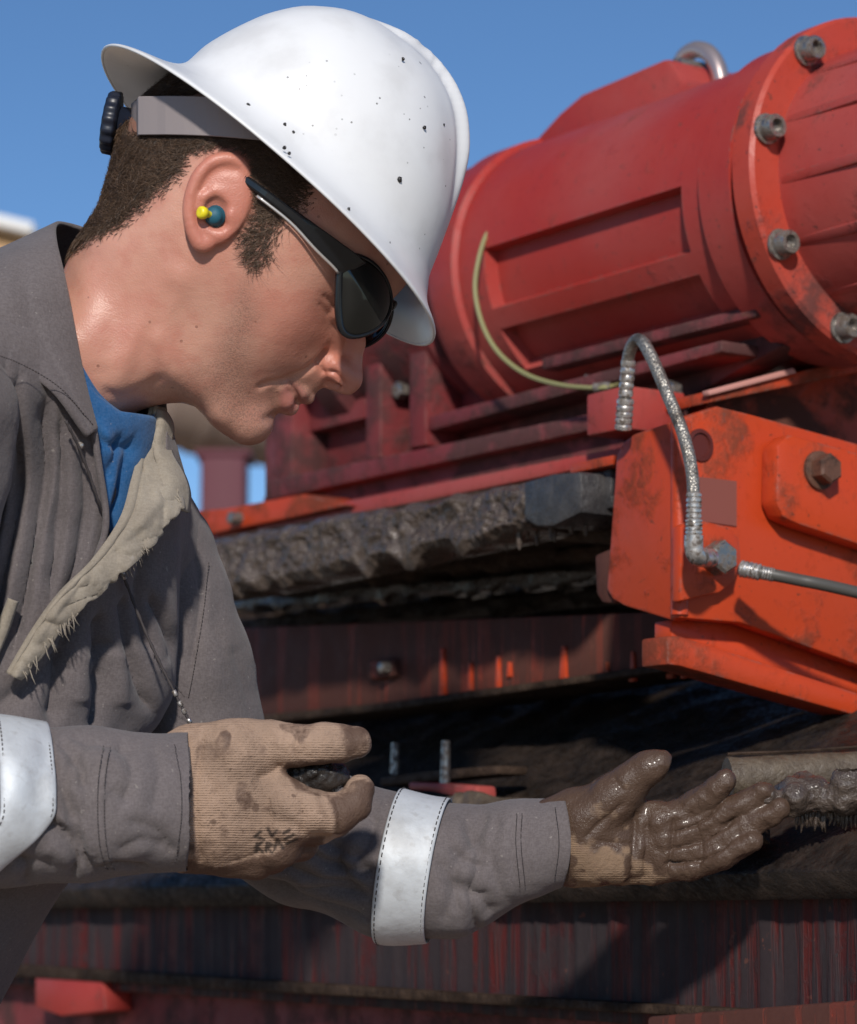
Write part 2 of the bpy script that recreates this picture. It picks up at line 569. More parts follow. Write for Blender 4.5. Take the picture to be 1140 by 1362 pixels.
    # ears: helix rim, antihelix, bowl, lobe, tragus
    for s in (-1, 1):
        def e(x, y, z): return (x, y, s * z)
        R = np.array([[0.42, -0.9, 0], [0.9, 0.42, 0], [0, 0, 1.0]])
        fd.ball(e(306, 284, 138), (38, 50, 17), 8)
        fd.ball(e(304, 282, 154), (62, 40, 11), 6, rot=np.array([[-0.32, 0.95, 0], [0.95, 0.32, 0], [0, 0, 1.0]]))
        hel = [(337, 268, 146, 6), (338, 250, 152, 8), (330, 236, 156, 8), (314, 231, 159, 8.5), (294, 236, 161, 8.5), (278, 252, 162, 8.5), (268, 276, 161, 8.5),
               (265, 300, 160, 8.5), (270, 324, 157, 9), (280, 339, 153, 10), (290, 337, 150, 9)]
        sp = spline(np.array(hel), 26)
        fd.chain([(a[0], a[1], s * a[2], a[3]) for a in sp], 3)
        gr = spline(np.array([(326, 247, 166, 4), (312, 246, 169, 5), (297, 252, 171, 5), (285, 268, 171, 5), (279, 288, 170, 4.5), (281, 312, 166, 4)]), 16)
        fd.chain([(a[0], a[1], s * a[2], a[3]) for a in gr], 4, 'sub')
        fd.ball(e(303, 298, 134), (34, 36, 17), 4)
        fd.ball(e(300, 302, 170), (20, 27, 18), 4, 'sub', rot=np.array([[0.95, -0.3, 0], [0.3, 0.95, 0], [0, 0, 1.0]]))
        fd.chain([(279, 292, s * 160, 6), (283, 280, s * 161, 6), (297, 272, s * 160, 6), (318, 272, s * 156, 6)], 4)
        fd.ball(e(317, 303, 152), (8, 12, 12), 6)
        fd.ball(e(304, 328, 152), (9, 7, 9), 6)
    V, Q = fd.mesh()
    V = smooth_verts(V, Q, 2, 0.5)
    N = vnormals(V, Q)
    # mouth, smile fold, jaw and neck: creases and swells in the flesh
    st = [([(388, 509), (393, 519), (397, 531), (396, 540)], 3.2, -4.5),
          ([(346, 519), (362, 512), (384, 508)], 4, 3, -4.0),
          ([(380, 508), (404, 499), (420, 488), (432, 477), (441, 462)], 4.5, 3.5, -6.0),
          
          ([(440, 470), (431, 477), (427, 488), (433, 501)], 3.6, -6.0), ([(437, 496), (447, 497), (454, 505), (459, 513)], 2.8, -6.0), ([(440, 482), (450, 486)], 8, 3.0),
          ([(352, 560), (362, 556), (372, 553)], 6, -3.0),
          ([(312, 582), (290, 560), (262, 528), (232, 490), (212, 440)], 12, 20, 3.5),
          ([(225, 505), (200, 520), (170, 528), (145, 520)], 7, -3.0),
          ([(262, 360), (215, 430), (170, 500), (150, 545)], 22, 6.0),
          ([(243, 380), (200, 470), (186, 520)], 12, -3.0),
          ([(120, 350), (135, 420), (150, 500)], 20, 4.0),
          ([(432, 400), (447, 412), (452, 425)], 4, -2.0), ([(428, 410), (440, 425)], 4, -1.5),
          
          ]
    V = relief(V, N, st, soft=True)
    nz = vnoise(V / 14.0, 3) * 0.5 + vnoise(V / 6.0, 5) * 0.25
    V = V + N * nz[:, None] * 0.45
    o = mesh_obj('body', L(V), Q, M['skin'], PERSON)
    xy = V[:, :2]; N = vnormals(V, Q)
    # colour that belongs to the skin: stubble, redder ear / nose / lips
    beard = np.maximum.reduce([softpoly(xy, [(335, 380), (300, 470), (270, 520), (300, 575), (340, 590), (365, 560), (372, 545), (345, 515), (335, 470), (350, 430)], 22),
                               softpoly(xy, [(365, 560), (350, 520), (392, 500), (428, 508), (420, 540), (398, 536), (392, 520), (384, 512)], 8) * 0.8,
                               0.6 * softpoly(xy, [(300, 470), (225, 520), (165, 545), (260, 545), (310, 580)], 20)])
    red = np.maximum.reduce([softpoly(xy, [(255, 215), (350, 215), (350, 290), (310, 352), (255, 345)], 10) * sstep(np.abs(V[:, 2]), 138, 152),
                             softpoly(xy, [(425, 440), (500, 440), (500, 530), (428, 515)], 14) * 0.8,
                             softpoly(xy, [(330, 400), (440, 400), (440, 460), (380, 480)], 30) * 0.6,
                             softpoly(xy, [(128, 340), (260, 360), (240, 480), (130, 480)], 40) * 0.25])
    lip = np.maximum(softpoly(xy, [(384, 506), (400, 512), (410, 526), (412, 542), (398, 537)], 4), softpoly(xy, [(384, 512), (398, 540), (388, 553), (374, 545), (372, 525)], 4))
    hair = softpoly(xy, HAIR_POLY, 14) * (1 - 0.6 * softpoly(xy, [(345, 262), (420, 275), (400, 320), (352, 375), (330, 340)], 12))
    for k, a in (('beard', beard), ('red', red), ('lip', lip), ('scalp', hair)): attr(o, k, a)
    return o, V, Q, N

HAIR_POLY = [(60, 345), (104, 332), (132, 322), (165, 312), (186, 300), (207, 282), (226, 266), (243, 253), (255, 245), (262, 222), (300, 214), (340, 222), (349, 245), (346, 262), (352, 285),
             (349, 308), (337, 330), (336, 350), (350, 368), (366, 352), (372, 330), (384, 312), (402, 300), (412, 290), (418, 278), (424, 262), (440, 246), (520, 200), (560, 0), (60, 0)]

def skin_material():
    m = mat('skin', (0.46, 0.23, 0.155), 0.47); t = NT(m)
    n1 = t.noise(9, 5); n2 = t.noise(60, 4); n3 = t.noise(1100, 2)
    c = t.mix(t.ramp(n1, 0.35, 0.68), (0.50, 0.232, 0.166), (0.58, 0.305, 0.222))
    c = t.mix(t.math('MULTIPLY', t.ramp(n2, 0.45, 0.72), 0.4), c, (0.44, 0.15, 0.105))
    c = t.mix(t.math('MULTIPLY', t.attr('red'), 0.75), c, (0.50, 0.165, 0.115))
    c = t.mix(t.math('MULTIPLY', t.attr('lip'), 0.7), c, (0.36, 0.115, 0.10))
    bd = t.math('MULTIPLY', t.attr('beard'), t.math('ADD', 0.30, t.math('MULTIPLY', t.ramp(n3, 0.42, 0.62), 0.45)))
    c = t.mix(bd, c, (0.20, 0.115, 0.085))
    c = t.mix(t.math('MULTIPLY', t.attr('scalp'), 0.62), c, (0.07, 0.038, 0.024))
    mole = t.n.new('ShaderNodeTexVoronoi'); mole.inputs['Scale'].default_value = 70
    t.l.new(t.co, mole.inputs['Vector'])
    c = t.mix(t.math('MULTIPLY', t.math('LESS_THAN', mole.outputs['Distance'], 0.07), 0.55), c, (0.17, 0.07, 0.045))
    t.color(c)
    t.rough(t.lerp(n2, 0.33, 0.56))
    v = t.n.new('ShaderNodeTexVoronoi'); v.inputs['Scale'].default_value = 900; t.l.new(t.co, v.inputs['Vector'])
    t.bump(v.outputs['Distance'], 0.0003, 0.35)
    t.bump(t.noise(420, 2), 0.0004, 0.3)
    b = t.b
    b.inputs['Subsurface Weight'].default_value = 0.12
    b.inputs['Subsurface Radius'].default_value = (1.0, 0.35, 0.2)
    b.inputs['Subsurface Scale'].default_value = 0.004
    return m

M['skin'] = skin_material()
body, HV, HQ, HN = build_head()

# short brown hair, strand by strand
def build_hair():
    xy = HV[:, :2]
    w = softpoly(xy, HAIR_POLY, 15)
    f, u = fu(xy)
    under = (u < 120)
    ear = (np.abs(HV[:, 2]) > 148) & inpoly(xy, [(258, 222), (300, 212), (350, 225), (350, 300), (300, 352), (255, 340)])
    under &= ~inpoly(xy, [(176, 135), (320, 143), (322, 186), (176, 186)])
    fc = HV[HQ].mean(1)
    sbd = sstep(f, 25, 60) * sstep(-u, -75, -45)
    wf = (w * under * ~ear * (1 - 0.42 * sbd))[HQ].mean(1)
    area = np.linalg.norm(np.cross(HV[HQ[:, 2]] - HV[HQ[:, 0]], HV[HQ[:, 3]] - HV[HQ[:, 1]]), axis=1) * 0.5
    pr = wf * area; pr /= pr.sum()
    n = 34000
    pick = RNG.choice(len(HQ), n, p=pr)
    a = RNG.random((n, 4)) ** 1.0; a /= a.sum(1)[:, None]
    root = (HV[HQ[pick]] * a[:, :, None]).sum(1)
    nrm = HN[HQ[pick]].mean(1); nrm /= np.linalg.norm(nrm, axis=1)[:, None]
    rf, ru = fu(root[:, :2])
    # combed down and backwards; curling sideburn in front of the ear
    back = np.tile(np.r_[HF * -0.72 + HU * -0.7, 0], (n, 1))
    side = np.tile(np.r_[HF * -0.15 + HU * -0.98, 0], (n, 1))
    sb = sstep(rf, 20, 70)[:, None] * sstep(-ru, -75, -30)[:, None]
    d = back * (1 - sb) + side * sb + RNG.normal(0, 0.33, (n, 3))
    d += 0.55 * np.stack([vnoise(root / 13, 1), vnoise(root / 13, 2), vnoise(root / 13, 4)], 1)
    d -= nrm * (d * nrm).sum(1)[:, None]
    d /= np.linalg.norm(d, axis=1)[:, None]
    edge = wf[pick]
    length = (10 + 11 * RNG.random(n)) * (0.45 + 0.55 * edge) * (1 + 0.35 * sb[:, 0])
    lift = 0.42 + 0.25 * RNG.random(n)
    curl = np.cross(d, nrm) * (RNG.normal(0, 0.5, n) * (1 + 1.1 * sb[:, 0]))[:, None]
    pts = []
    for t in (0, 0.35, 0.7, 1.0):
        pts.append(root + nrm * (lift * length * (t - 0.45 * t * t) - 1.0 * (t == 0))[:, None] + (d * t + curl * t * t) * length[:, None])
    pts = np.stack(pts, 1)                       # n,4,3
    r = np.array([0.42, 0.40, 0.30, 0.08])
    e1 = np.cross(d, nrm); e2 = nrm
    ring = []
    for k in range(3):
        aa = 2 * math.pi * k / 3
        ring.append(pts + r[None, :, None] * (math.cos(aa) * e1 + math.sin(aa) * e2)[:, None, :])
    V = np.stack(ring, 2).reshape(-1, 3)         # n,4,3ring
    base = (np.arange(n) * 12)[:, None]
    q = []
    for i in range(3):
        for k in range(3):
            k2 = (k + 1) % 3
            q.append(base + np.array([[i * 3 + k, i * 3 + k2, (i + 1) * 3 + k2, (i + 1) * 3 + k]]))
    Q = np.concatenate(q)
    o = mesh_obj('hair', L(V), Q, M['hair'], PERSON)
    attr(o, 'tone', np.repeat(RNG.random(n), 12))
    return o

def hair_material():
    m = mat('hair', (0.05, 0.028, 0.017), 0.42); t = NT(m)
    t.color(t.mix(t.attr('tone'), (0.036, 0.021, 0.013), (0.15, 0.09, 0.054)))
    return m
M['hair'] = hair_material()
build_hair()
# ------------------------------------------------------------------ hard hat (a shell with a full brim, suspension band, ratchet knob)
HT = np.array([0.759, 0.651, 0.0]); HNV = np.array([0.651, -0.759, 0.0])   # forward along the brim, up through the crown
HB = np.array([132.0, 75.0, 0.0])                                         # rear end of the brim on the mid plane
_roll = math.radians(10)                                                   # the near side of the brim sits a little high
HW = np.array([0, 0, 1.0]) * math.cos(_roll) - HNV * math.sin(_roll)       # sideways (away from the camera)
HNR = HNV * math.cos(_roll) + np.array([0, 0, 1.0]) * math.sin(_roll)
def hat(t, n, w):
    return HB + np.multiply.outer(t, HT) + np.multiply.outer(n, HNR) + np.multiply.outer(w, HW)

def build_hat():
    root = empty('hard_hat', (0, 0, 0)); root.parent = PERSON
    root.location = Vector(L(HB + HT * 300)) - PERSON.location
    prof = np.array([(95, -62), (96, -95), (108, -132), (126, -178), (152, -219), (190, -252), (228, -272), (268, -283), (315, -290), (350, -286), (378, -278), (402, -267), (424, -250), (450, -221), (473, -184), (495, -141), (511, -100), (524, -61)], float)
    # rows from brim edge up to the crown: (rear t, front t, half width, height)
    top_t = 312.0
    def rear(n): return np.interp(n, [62, 95, 132, 178, 219, 252, 272, 283, 290], [95, 97, 108, 126, 152, 190, 228, 268, 312])
    def front(n): return np.interp(n, [61, 100, 141, 184, 221, 250, 267, 278, 286, 290], [524, 511, 495, 473, 450, 424, 402, 378, 350, 312])
    na = 160
    ang = np.arange(na) * 2 * math.pi / na
    rows = []
    def row(tr, tf, hw, n, p=2.0, dip=0.0):
        c = (tr + tf) / 2; a = (tf - tr) / 2
        ca, sa = np.cos(ang), np.sin(ang)
        k = (np.abs(ca) ** p + np.abs(sa) ** p) ** (-1 / p)
        t = c + a * ca * k; w = hw * sa * k
        nn = np.full(na, n) + dip * np.abs(ca) ** 2 * 0
        return t, nn, w
    shell = []
    # outer: brim edge to dome base
    for (tr, tf, hw, n) in ((2, 583, 236, 0), (0.5, 584.5, 237, 3), (3, 582, 235.5, 6), (14, 574, 228, 11), (32, 562, 216, 18), (52, 551, 205, 26), (72, 541, 197, 36), (85, 535, 192, 46), (91, 529, 189, 54)):
        shell.append(row(tr, tf, hw, n, 2.15))
    for n in (62, 78, 95, 113, 132, 155, 178, 199, 219, 236, 252, 263, 272, 278, 283, 286.5, 289):
        tr, tf = rear(n), front(n)
        q = (n - 62) / (290 - 62)
        hw = 187 * (1 - 0.05 * q) * max(1 - q ** 2.6, 0.0) ** 0.5
        shell.append(row(tr, tf, max(hw, 12), n, 2.15 - 0.1 * q))
    def ridge(t, n, w):
        """three raised ribs along the crown, the middle one broadest"""
        up = sstep(n, 120, 235)
        fr = sstep(t, 215, 300)
        r = -9 * up * fr + 19 * sstep(-np.abs(w), -40, -27) * up * fr + 3.5 * np.exp(-((np.abs(w) - 62) / 12.0) ** 2) * up * fr
        return r
    V = []
    ctr = (312.0, 60.0)
    for (t, n, w) in shell:
        if n[0] > 61:
            dt, dn, dw = t - ctr[0], n - ctr[1], w
            l = np.sqrt(dt ** 2 + dn ** 2 + dw ** 2)
            r = ridge(t, n, w)
            t, n, w = t + dt / l * r, n + dn / l * r, w + dw / l * r * 0.3
        V.append(hat(t, n, w))
    V = np.array(V)                                     # rows, na, 3
    nr = len(V)
    Fc = []
    for i in range(nr - 1):
        for k in range(na):
            k2 = (k + 1) % na
            Fc.append([i * na + k, i * na + k2, (i + 1) * na + k2, (i + 1) * na + k])
    pole_n = 290 + 9
    V = np.vstack([V.reshape(-1, 3), hat(np.array([312.0]), np.array([pole_n]), np.array([0.0]))])
    for k in range(na): Fc.append([(nr - 1) * na + k, (nr - 1) * na + (k + 1) % na, nr * na])
    o = mesh_obj('shell', L(V), Fc, M['hat'], root)
    so = o.modifiers.new('thickness', 'SOLIDIFY'); so.thickness = 0.0024; so.offset = -1
    sb = o.modifiers.new('smooth', 'SUBSURF'); sb.levels = 1; sb.render_levels = 1
    # moulded slot cover on the side: a low L of raised edge
    sf = Front(V, 7.0)
    def on(x, y, lift=1.0): return (x, y, sf(x, y, -150) - lift)
    v, f = tube(spline(np.array([on(503, 238), on(520, 254), on(533, 268), on(528, 284), on(520, 303)]), 20), 1.7, 6)
    mesh_obj('slot_edge', L(v), f, M['hatgrey'], root)
    for x, y, r in ((536, 189, 4.2), (533, 255, 3.6), (573, 262, 2.4), (592, 267, 3.0), (337, 162, 2.4), (341, 165, 2.8), (353, 180, 4.0), (362, 193, 2.0), (330, 176, 1.8), (388, 190, 2.4), (399, 200, 2.2),
                    (390, 226, 2.4), (396, 233, 2.2), (565, 184, 2.4), (590, 174, 1.8), (537, 92, 2.4), (545, 310, 2.2), (470, 300, 2.0), (520, 338, 2.2), (418, 255, 1.7), (600, 194, 1.8), (372, 176, 1.8), (345, 172, 1.6)):
        c = np.array(on(x, y, 0.2)); vv, ff = [], []
        for i in range(3):
            for k in range(8):
                a = k * math.pi / 4; q = i * 0.5 * math.pi / 2.2
                vv.append(c + np.array([math.cos(a) * r * math.cos(q) * (1 + 0.25 * math.sin(k * 2.1 + x)), math.sin(a) * r * math.cos(q) * 1.15, -1.6 * math.sin(q)]))
        for i in range(2):
            for k in range(8): ff.append([i * 8 + k, i * 8 + (k + 1) % 8, (i + 1) * 8 + (k + 1) % 8, (i + 1) * 8 + k])
        ff.append([16 + k for k in range(8)])
        mesh_obj('mud_spot', L(np.array(vv)), ff, M['wetmud'], root)
    # suspension band round the skull and its ratchet knob at the back
    bc = np.array([206.0, 172.0])
    band = []
    for a in np.linspace(0, 2 * math.pi, 72, endpoint=False):
        x = 368 - 189 * math.cos(a); y = 165 + 0.10 * (x - 178); w = 152 * math.sin(a)
        m = (np.abs(HV[:, 0] - x) < 9) & (np.abs(HV[:, 1] - y) < 24)
        zz = np.abs(HV[m, 2]).max() + 7 if m.any() else 30
        band.append((x, y, math.copysign(max(abs(w) * 0.9, min(zz, 165) if abs(math.cos(a)) < 0.93 else abs(w)), w)))
    V, Fc = [], []
    for (x, y, w) in band:
        for (du, dw) in ((-25, 0), (-25, 3.5), (25, 3.5), (25, 0)):
            k = 1 + dw / 170.0
            V.append((368 + (x - 368) * k, y + du, w * k))
    nb = len(band)
    for i in range(nb):
        j = (i + 1) % nb
        for q in range(4):
            q2 = (q + 1) % 4
            Fc.append([i * 4 + q, i * 4 + q2, j * 4 + q2, j * 4 + q])
    o = mesh_obj('headband', L(np.array(V)), Fc, M['band'], root, smooth=False)
    o.modifiers.new('bevel', 'BEVEL').width = 0.0004
    # ratchet: bracket, drum and a scalloped outer knob, axis pointing out of the back of the head
    ax = np.array([-0.985, -0.17, 0.0]); c0 = np.array([192.0, 171.0, 0.0])
    e1 = np.array([-0.17, 0.985, 0.0]); e2 = np.array([0, 0, 1.0])
    def lathe(rows, seg=40, scal=0.0, nsc=16):
        V, Fc = [], []
        for (s, r) in rows:
            for k in range(seg):
                a = 2 * math.pi * k / seg
                rr = r * (1 + (scal * math.cos(nsc * a) if r > 20 else 0))
                V.append(c0 + ax * s + rr * (math.cos(a) * e1 + math.sin(a) * e2))
        n = len(rows)
        for i in range(n - 1):
            for k in range(seg):
                k2 = (k + 1) % seg
                Fc.append([i * seg + k, i * seg + k2, (i + 1) * seg + k2, (i + 1) * seg + k])
        Fc.append(list(range(seg))[::-1]); Fc.append([(n - 1) * seg + k for k in range(seg)])
        return np.array(V), Fc
    v, f = lathe([(0, 30), (1, 33), (9, 33), (12, 31), (13, 24), (36, 24)]); mesh_obj('knob_bracket', L(v), f, M['knob'], root)
    v, f = lathe([(34, 27), (36, 40), (38, 41.5), (50, 41), (53, 38), (54, 20), (51, 10)], 96, 0.035, 16); mesh_obj('ratchet_knob', L(v), f, M['knob'], root)
    return root

def hat_material():
    m = mat('hard_hat_white', (0.78, 0.79, 0.80), 0.24); t = NT(m)
    n = t.noise(22, 5); sp = t.noise(120, 3)
    c = t.mix(t.ramp(n, 0.45, 0.75), (0.74, 0.745, 0.75), (0.64, 0.64, 0.64))
    v = t.n.new('ShaderNodeTexVoronoi'); v.inputs['Scale'].default_value = 55; t.l.new(t.co, v.inputs['Vector'])
    v2 = t.n.new('ShaderNodeTexVoronoi'); v2.inputs['Scale'].default_value = 130; t.l.new(t.co, v2.inputs['Vector'])
    cl = t.ramp(t.noise(9, 3), 0.5, 0.66)
    spots = t.math('MULTIPLY', t.math('LESS_THAN', t.math('ADD', v.outputs['Distance'], t.math('MULTIPLY', t.noise(300, 2), 0.1)), 0.10), cl)
    cl2 = t.ramp(t.noise(13, 3, co=None), 0.53, 0.63)
    spots2 = t.math('MULTIPLY', t.math('LESS_THAN', v2.outputs['Distance'], 0.085), cl2)
    c = t.mix(t.math('MULTIPLY', t.math('MAXIMUM', spots, spots2), 0.85), c, (0.05, 0.045, 0.04))
    t.color(c)
    t.rough(t.lerp(sp, 0.27, 0.48))
    t.bump(t.noise(30, 2), 0.002, 0.12)
    return m
M['hat'] = hat_material()
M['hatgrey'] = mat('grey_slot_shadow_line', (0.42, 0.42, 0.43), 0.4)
M['band'] = mat('grey_nylon_band', (0.27, 0.235, 0.235), 0.5)
M['knob'] = mat('dark_blue_black_plastic', (0.012, 0.016, 0.03), 0.38)
build_hat()

# ------------------------------------------------------------------ wraparound sunglasses
def build_glasses():
    root = empty('sunglasses', (0, 0, 0)); root.parent = PERSON
    root.location = Vector(L((480, 400, 0))) - PERSON.location
    for s in (-1, 1):
        # temple arm: flat tapered bar along the side of the head
        path = spline(np.array([(335, 256, 156 * s), (365, 278, 160 * s), (400, 306, 157 * s), (430, 338, 147 * s), (455, 362, 130 * s), (464, 376, 117 * s)], float), 22)
        T = np.gradient(path, axis=0); T /= np.linalg.norm(T, axis=1)[:, None]
        V, Fc = [], []
        for i, (p, t) in enumerate(zip(path, T)):
            q = i / 21.0
            up = np.cross(t, [0, 0, 1.0]); up /= np.linalg.norm(up)
            if up[1] > 0: up = -up
            hgt = 6 + 14 * sstep(q, 0.3, 0.7) + 10 * sstep(q, 0.65, 1.0)
            low = 6 + 3 * sstep(q, 0.3, 1.0)
            for a, b in ((-low, -3), (-low, 3), (-low * 0.5, 4.5), (hgt * 0.5, 4.5), (hgt, 3), (hgt, -3)):
                V.append(p + up * a + np.array([0, 0, s * b]))
        for i in range(21):
            for k in range(6):
                k2 = (k + 1) % 6
                Fc.append([i * 6 + k, i * 6 + k2, (i + 1) * 6 + k2, (i + 1) * 6 + k])
        Fc += [list(range(6)), [21 * 6 + k for k in range(6)]]
        o = mesh_obj('temple', L(np.array(V)), Fc, M['glossy_black'], root, smooth=False)
        bv = o.modifiers.new('bevel', 'BEVEL'); bv.width = 0.0006; bv.segments = 2
        # pale trim line along the lower edge
        low = path[3:-3] + np.array([-4.5, 7.5, s * 3.5])
        v, f = tube(low, 2.0, 6); mesh_obj('temple_trim', L(v), f, M['trim'], root)
        # lens: a rounded teardrop wrapping from the temple to the nose
        ol = spline(np.array([(456, 352), (470, 346), (488, 350), (504, 361), (516, 378), (522, 398), (520, 420), (511, 439), (496, 452), (478, 459), (464, 457), (456, 446), (453, 425), (453, 400), (454, 374), (456, 352)], float), 65)[:-1]
        ol = np.array([487.0, 398.0]) + (ol - np.array([487.0, 398.0])) * np.array([0.96, 0.93])
        c = np.array([486.0, 402.0]); no = len(ol); nr = 9
        def zw(x): return 122 - 98 * (1 - np.sqrt(np.clip(1 - ((x - 448) / 78.0) ** 2, 0, 1)))
        V = []
        for i in range(nr):
            q = 1 - 0.94 * i / (nr - 1)
            for p in ol:
                xy = c + (p - c) * q
                bl = (1 - q * q) * 7
                V.append((xy[0] + HF[0] * bl * 0.5, xy[1] + HF[1] * bl * 0.5, s * (zw(xy[0]) + bl)))
        Fc = [[i * no + k, i * no + (k + 1) % no, (i + 1) * no + (k + 1) % no, (i + 1) * no + k] for i in range(nr - 1) for k in range(no)]
        Fc.append([(nr - 1) * no + k for k in range(no)])
        if s < 0: Fc = [f[::-1] for f in Fc]
        o = mesh_obj('lens', L(np.array(V)), Fc, M['lens'], root)
        sm = o.modifiers.new('thickness', 'SOLIDIFY'); sm.thickness = 0.0016; sm.offset = 0
        loop = np.array([(p[0], p[1], s * (zw(p[0]) + 1)) for p in ol]); loop = np.vstack([loop, loop[:2]])
        hgt = np.array([3.0 + 2.6 * sstep(480 - p[0], 0, 30) for p in loop])
        v, f = tube(loop, hgt, 8, cap=False)
        mesh_obj('rim', L(v), f, M['glossy_black'], root)
    v, f = tube(spline(np.array([(520, 408, -16), (524, 404, 0), (520, 408, 16)], float), 9), 5, 8)
    mesh_obj('bridge', L(v), f, M['glossy_black'], root)
M['glossy_black'] = mat('glossy_black_plastic', (0.008, 0.009, 0.011), 0.16)
M['trim'] = mat('pale_trim', (0.7, 0.68, 0.66), 0.25, 0.6)
M['lens'] = mat('smoked_lens', (0.006, 0.006, 0.005), 0.06, 0.0, 0.4)
M['lens'].node_tree.nodes['Principled BSDF'].inputs['Coat Weight'].default_value = 0.15
M['lens'].node_tree.nodes['Principled BSDF'].inputs['Coat Roughness'].default_value = 0.03
build_glasses()

# ------------------------------------------------------------------ foam earplug with a yellow stem
def build_plug():
    ep = empty('earplug', (0, 0, 0)); ep.parent = PERSON
    ep.location = Vector(L((296, 304, -160))) - PERSON.location
    V, Fc = [], []
    seg, rows = 18, [(0, 0.01), (0, 9), (3, 13), (7, 14.5), (10, 11), (12, 12.5), (16, 10), (19, 6), (20, 0.01)]
    def lathe(c, ax, rows, seg=18):
        ax = np.array(ax, float); ax /= np.linalg.norm(ax)
        e1 = np.cross(ax, [0, 1.0, 0]); e1 /= np.linalg.norm(e1); e2 = np.cross(ax, e1)
        V = [np.array(c) + ax * s + r * (math.cos(2 * math.pi * k / seg) * e1 + math.sin(2 * math.pi * k / seg) * e2) for s, r in rows for k in range(seg)]
        Fc = [[i * seg + k, i * seg + (k + 1) % seg, (i + 1) * seg + (k + 1) % seg, (i + 1) * seg + k] for i in range(len(rows) - 1) for k in range(seg)]
        return np.array(V), Fc
    v, f = lathe((300, 304, -150), (-0.35, 0.0, -1), rows); mesh_obj('plug', L(v), f, mat('blue_green_foam', (0.012, 0.10, 0.15), 0.6), ep)
    v, f = lathe((294, 303, -164), (-0.75, -0.12, -0.65), [(0, 4.5), (9, 4.5), (10, 7.5), (15, 8.5), (19, 7.5), (20, 5), (19, 0.01)]); mesh_obj('stem', L(v), f, mat('yellow_plastic', (0.8, 0.68, 0.02), 0.35), ep)
build_plug()
# ------------------------------------------------------------------ coveralls, shirt
V_OPEN = [(100, 440), (118, 500), (140, 575), (152, 640), (155, 700), (130, 772), (160, 742), (190, 690), (215, 640), (222, 560), (240, 520), (240, 420)]

def build_coverall():
    fd = Field((-470, 300, -330), (345, 1420, 330), 4.0)
    fd.cone((40, 545, 10), (-40, 1000, 0), 182, 196, 30)
    fd.cone((-40, 1000, 0), (-210, 1290, 0), 196, 205, 30)
    fd.cone((-10, 470, 0), (10, 470, 150), 120, 110, 40)          # yoke and far shoulder
    fd.cone((20, 520, -60), (-60, 540, -190), 130, 120, 40)       # near shoulder
    fd.cone((100, 640, 60), (175, 740, 190), 110, 96, 40)
    fd.cone((150, 640, 40), (120, 900, 60), 90, 110, 40)
    # neck hole and the open front
    fd.cone((120, 330, 0), (55, 560, 0), 118, 128, 14, 'sub')
    X, Y = np.meshgrid(fd.ax[0], fd.ax[1], indexing='ij')
    xy = np.c_[X.ravel(), Y.ravel()].astype(float)
    d, _, _ = polydist(xy, V_OPEN + [V_OPEN[0]])
    sd = np.where(inpoly(xy, V_OPEN), -d, d).reshape(X.shape)[:, :, None]
    zz = fd.ax[2][None, None, :]
    cut = np.maximum(sd, zz - 40)
    inner = fd.F + 22                                             # leave a body behind the opening
    fd.F = np.maximum(fd.F, -np.maximum(cut, -inner)).astype(np.float32)
    V, Q = keep_largest(*fd.mesh())
    V = smooth_verts(V, Q, 3, 0.5); N = vnormals(V, Q)
    st = [([(46, 500), (40, 600), (24, 700), (2, 800)], 4, 17, -17), ([(60, 506), (61, 600), (50, 690), (34, 770), (12, 850)], 4, 15, -18),
          ([(93, 530), (91, 620), (76, 710), (61, 800), (45, 860)], 4, 18, -19), ([(108, 560), (107, 650), (101, 720), (90, 790)], 4, 14, -14),
          ([(23, 500), (10, 610), (-5, 700), (-20, 800)], 4, 15, -16), ([(130, 600), (136, 680), (120, 760), (95, 830)], 4, 12, -12),
          ([(128, 800), (105, 870), (92, 950)], 8, 13, -20), ([(150, 810), (154, 890), (142, 970)], 8, 13, -20), ([(178, 790), (184, 870), (204, 950)], 7, 11, -16),
          ([(165, 850), (140, 880), (150, 905)], 9, -9), ([(205, 790), (230, 860), (238, 925)], 6, 9, -16), ([(215, 880), (230, 905), (242, 935)], 12, 7),
          ([(262, 790), (256, 850), (243, 915)], 5, -7), ([(110, 860), (60, 900), (20, 930)], 16, -12), ([(130, 860), (120, 930)], 12, 9), ([(168, 860), (170, 940)], 11, 8),
          ([(204, 720), (194, 790), (204, 870)], 7, 11, -14), ([(235, 720), (225, 800), (240, 870)], 14, 6)]
    V = relief(V, N, st); N = vnormals(V, Q)
    nz = vnoise(V / 50, 11) * 3.5 + vnoise(V / 20, 12) * 0.7
    V = V + N * nz[:, None]
    o = mesh_obj('coverall', L(V), Q, M['cloth'], PERSON)
    return o, V

def add_sleeve(name, chain, lo, hi, strokes, h=4.0, amp=1.0, extra=None):
    fd = Field(lo, hi, h)
    fd.chain(chain, k=18)
    if extra: extra(fd)
    V, Q = fd.mesh(); V = smooth_verts(V, Q, 2, 0.5); N = vnormals(V, Q)
    V = relief(V, N, strokes); N = vnormals(V, Q)
    V = V + N * (vnoise(V / 46, 21) * 3.0 * amp + vnoise(V / 18, 22) * 0.7 * amp)[:, None]
    return V, Q

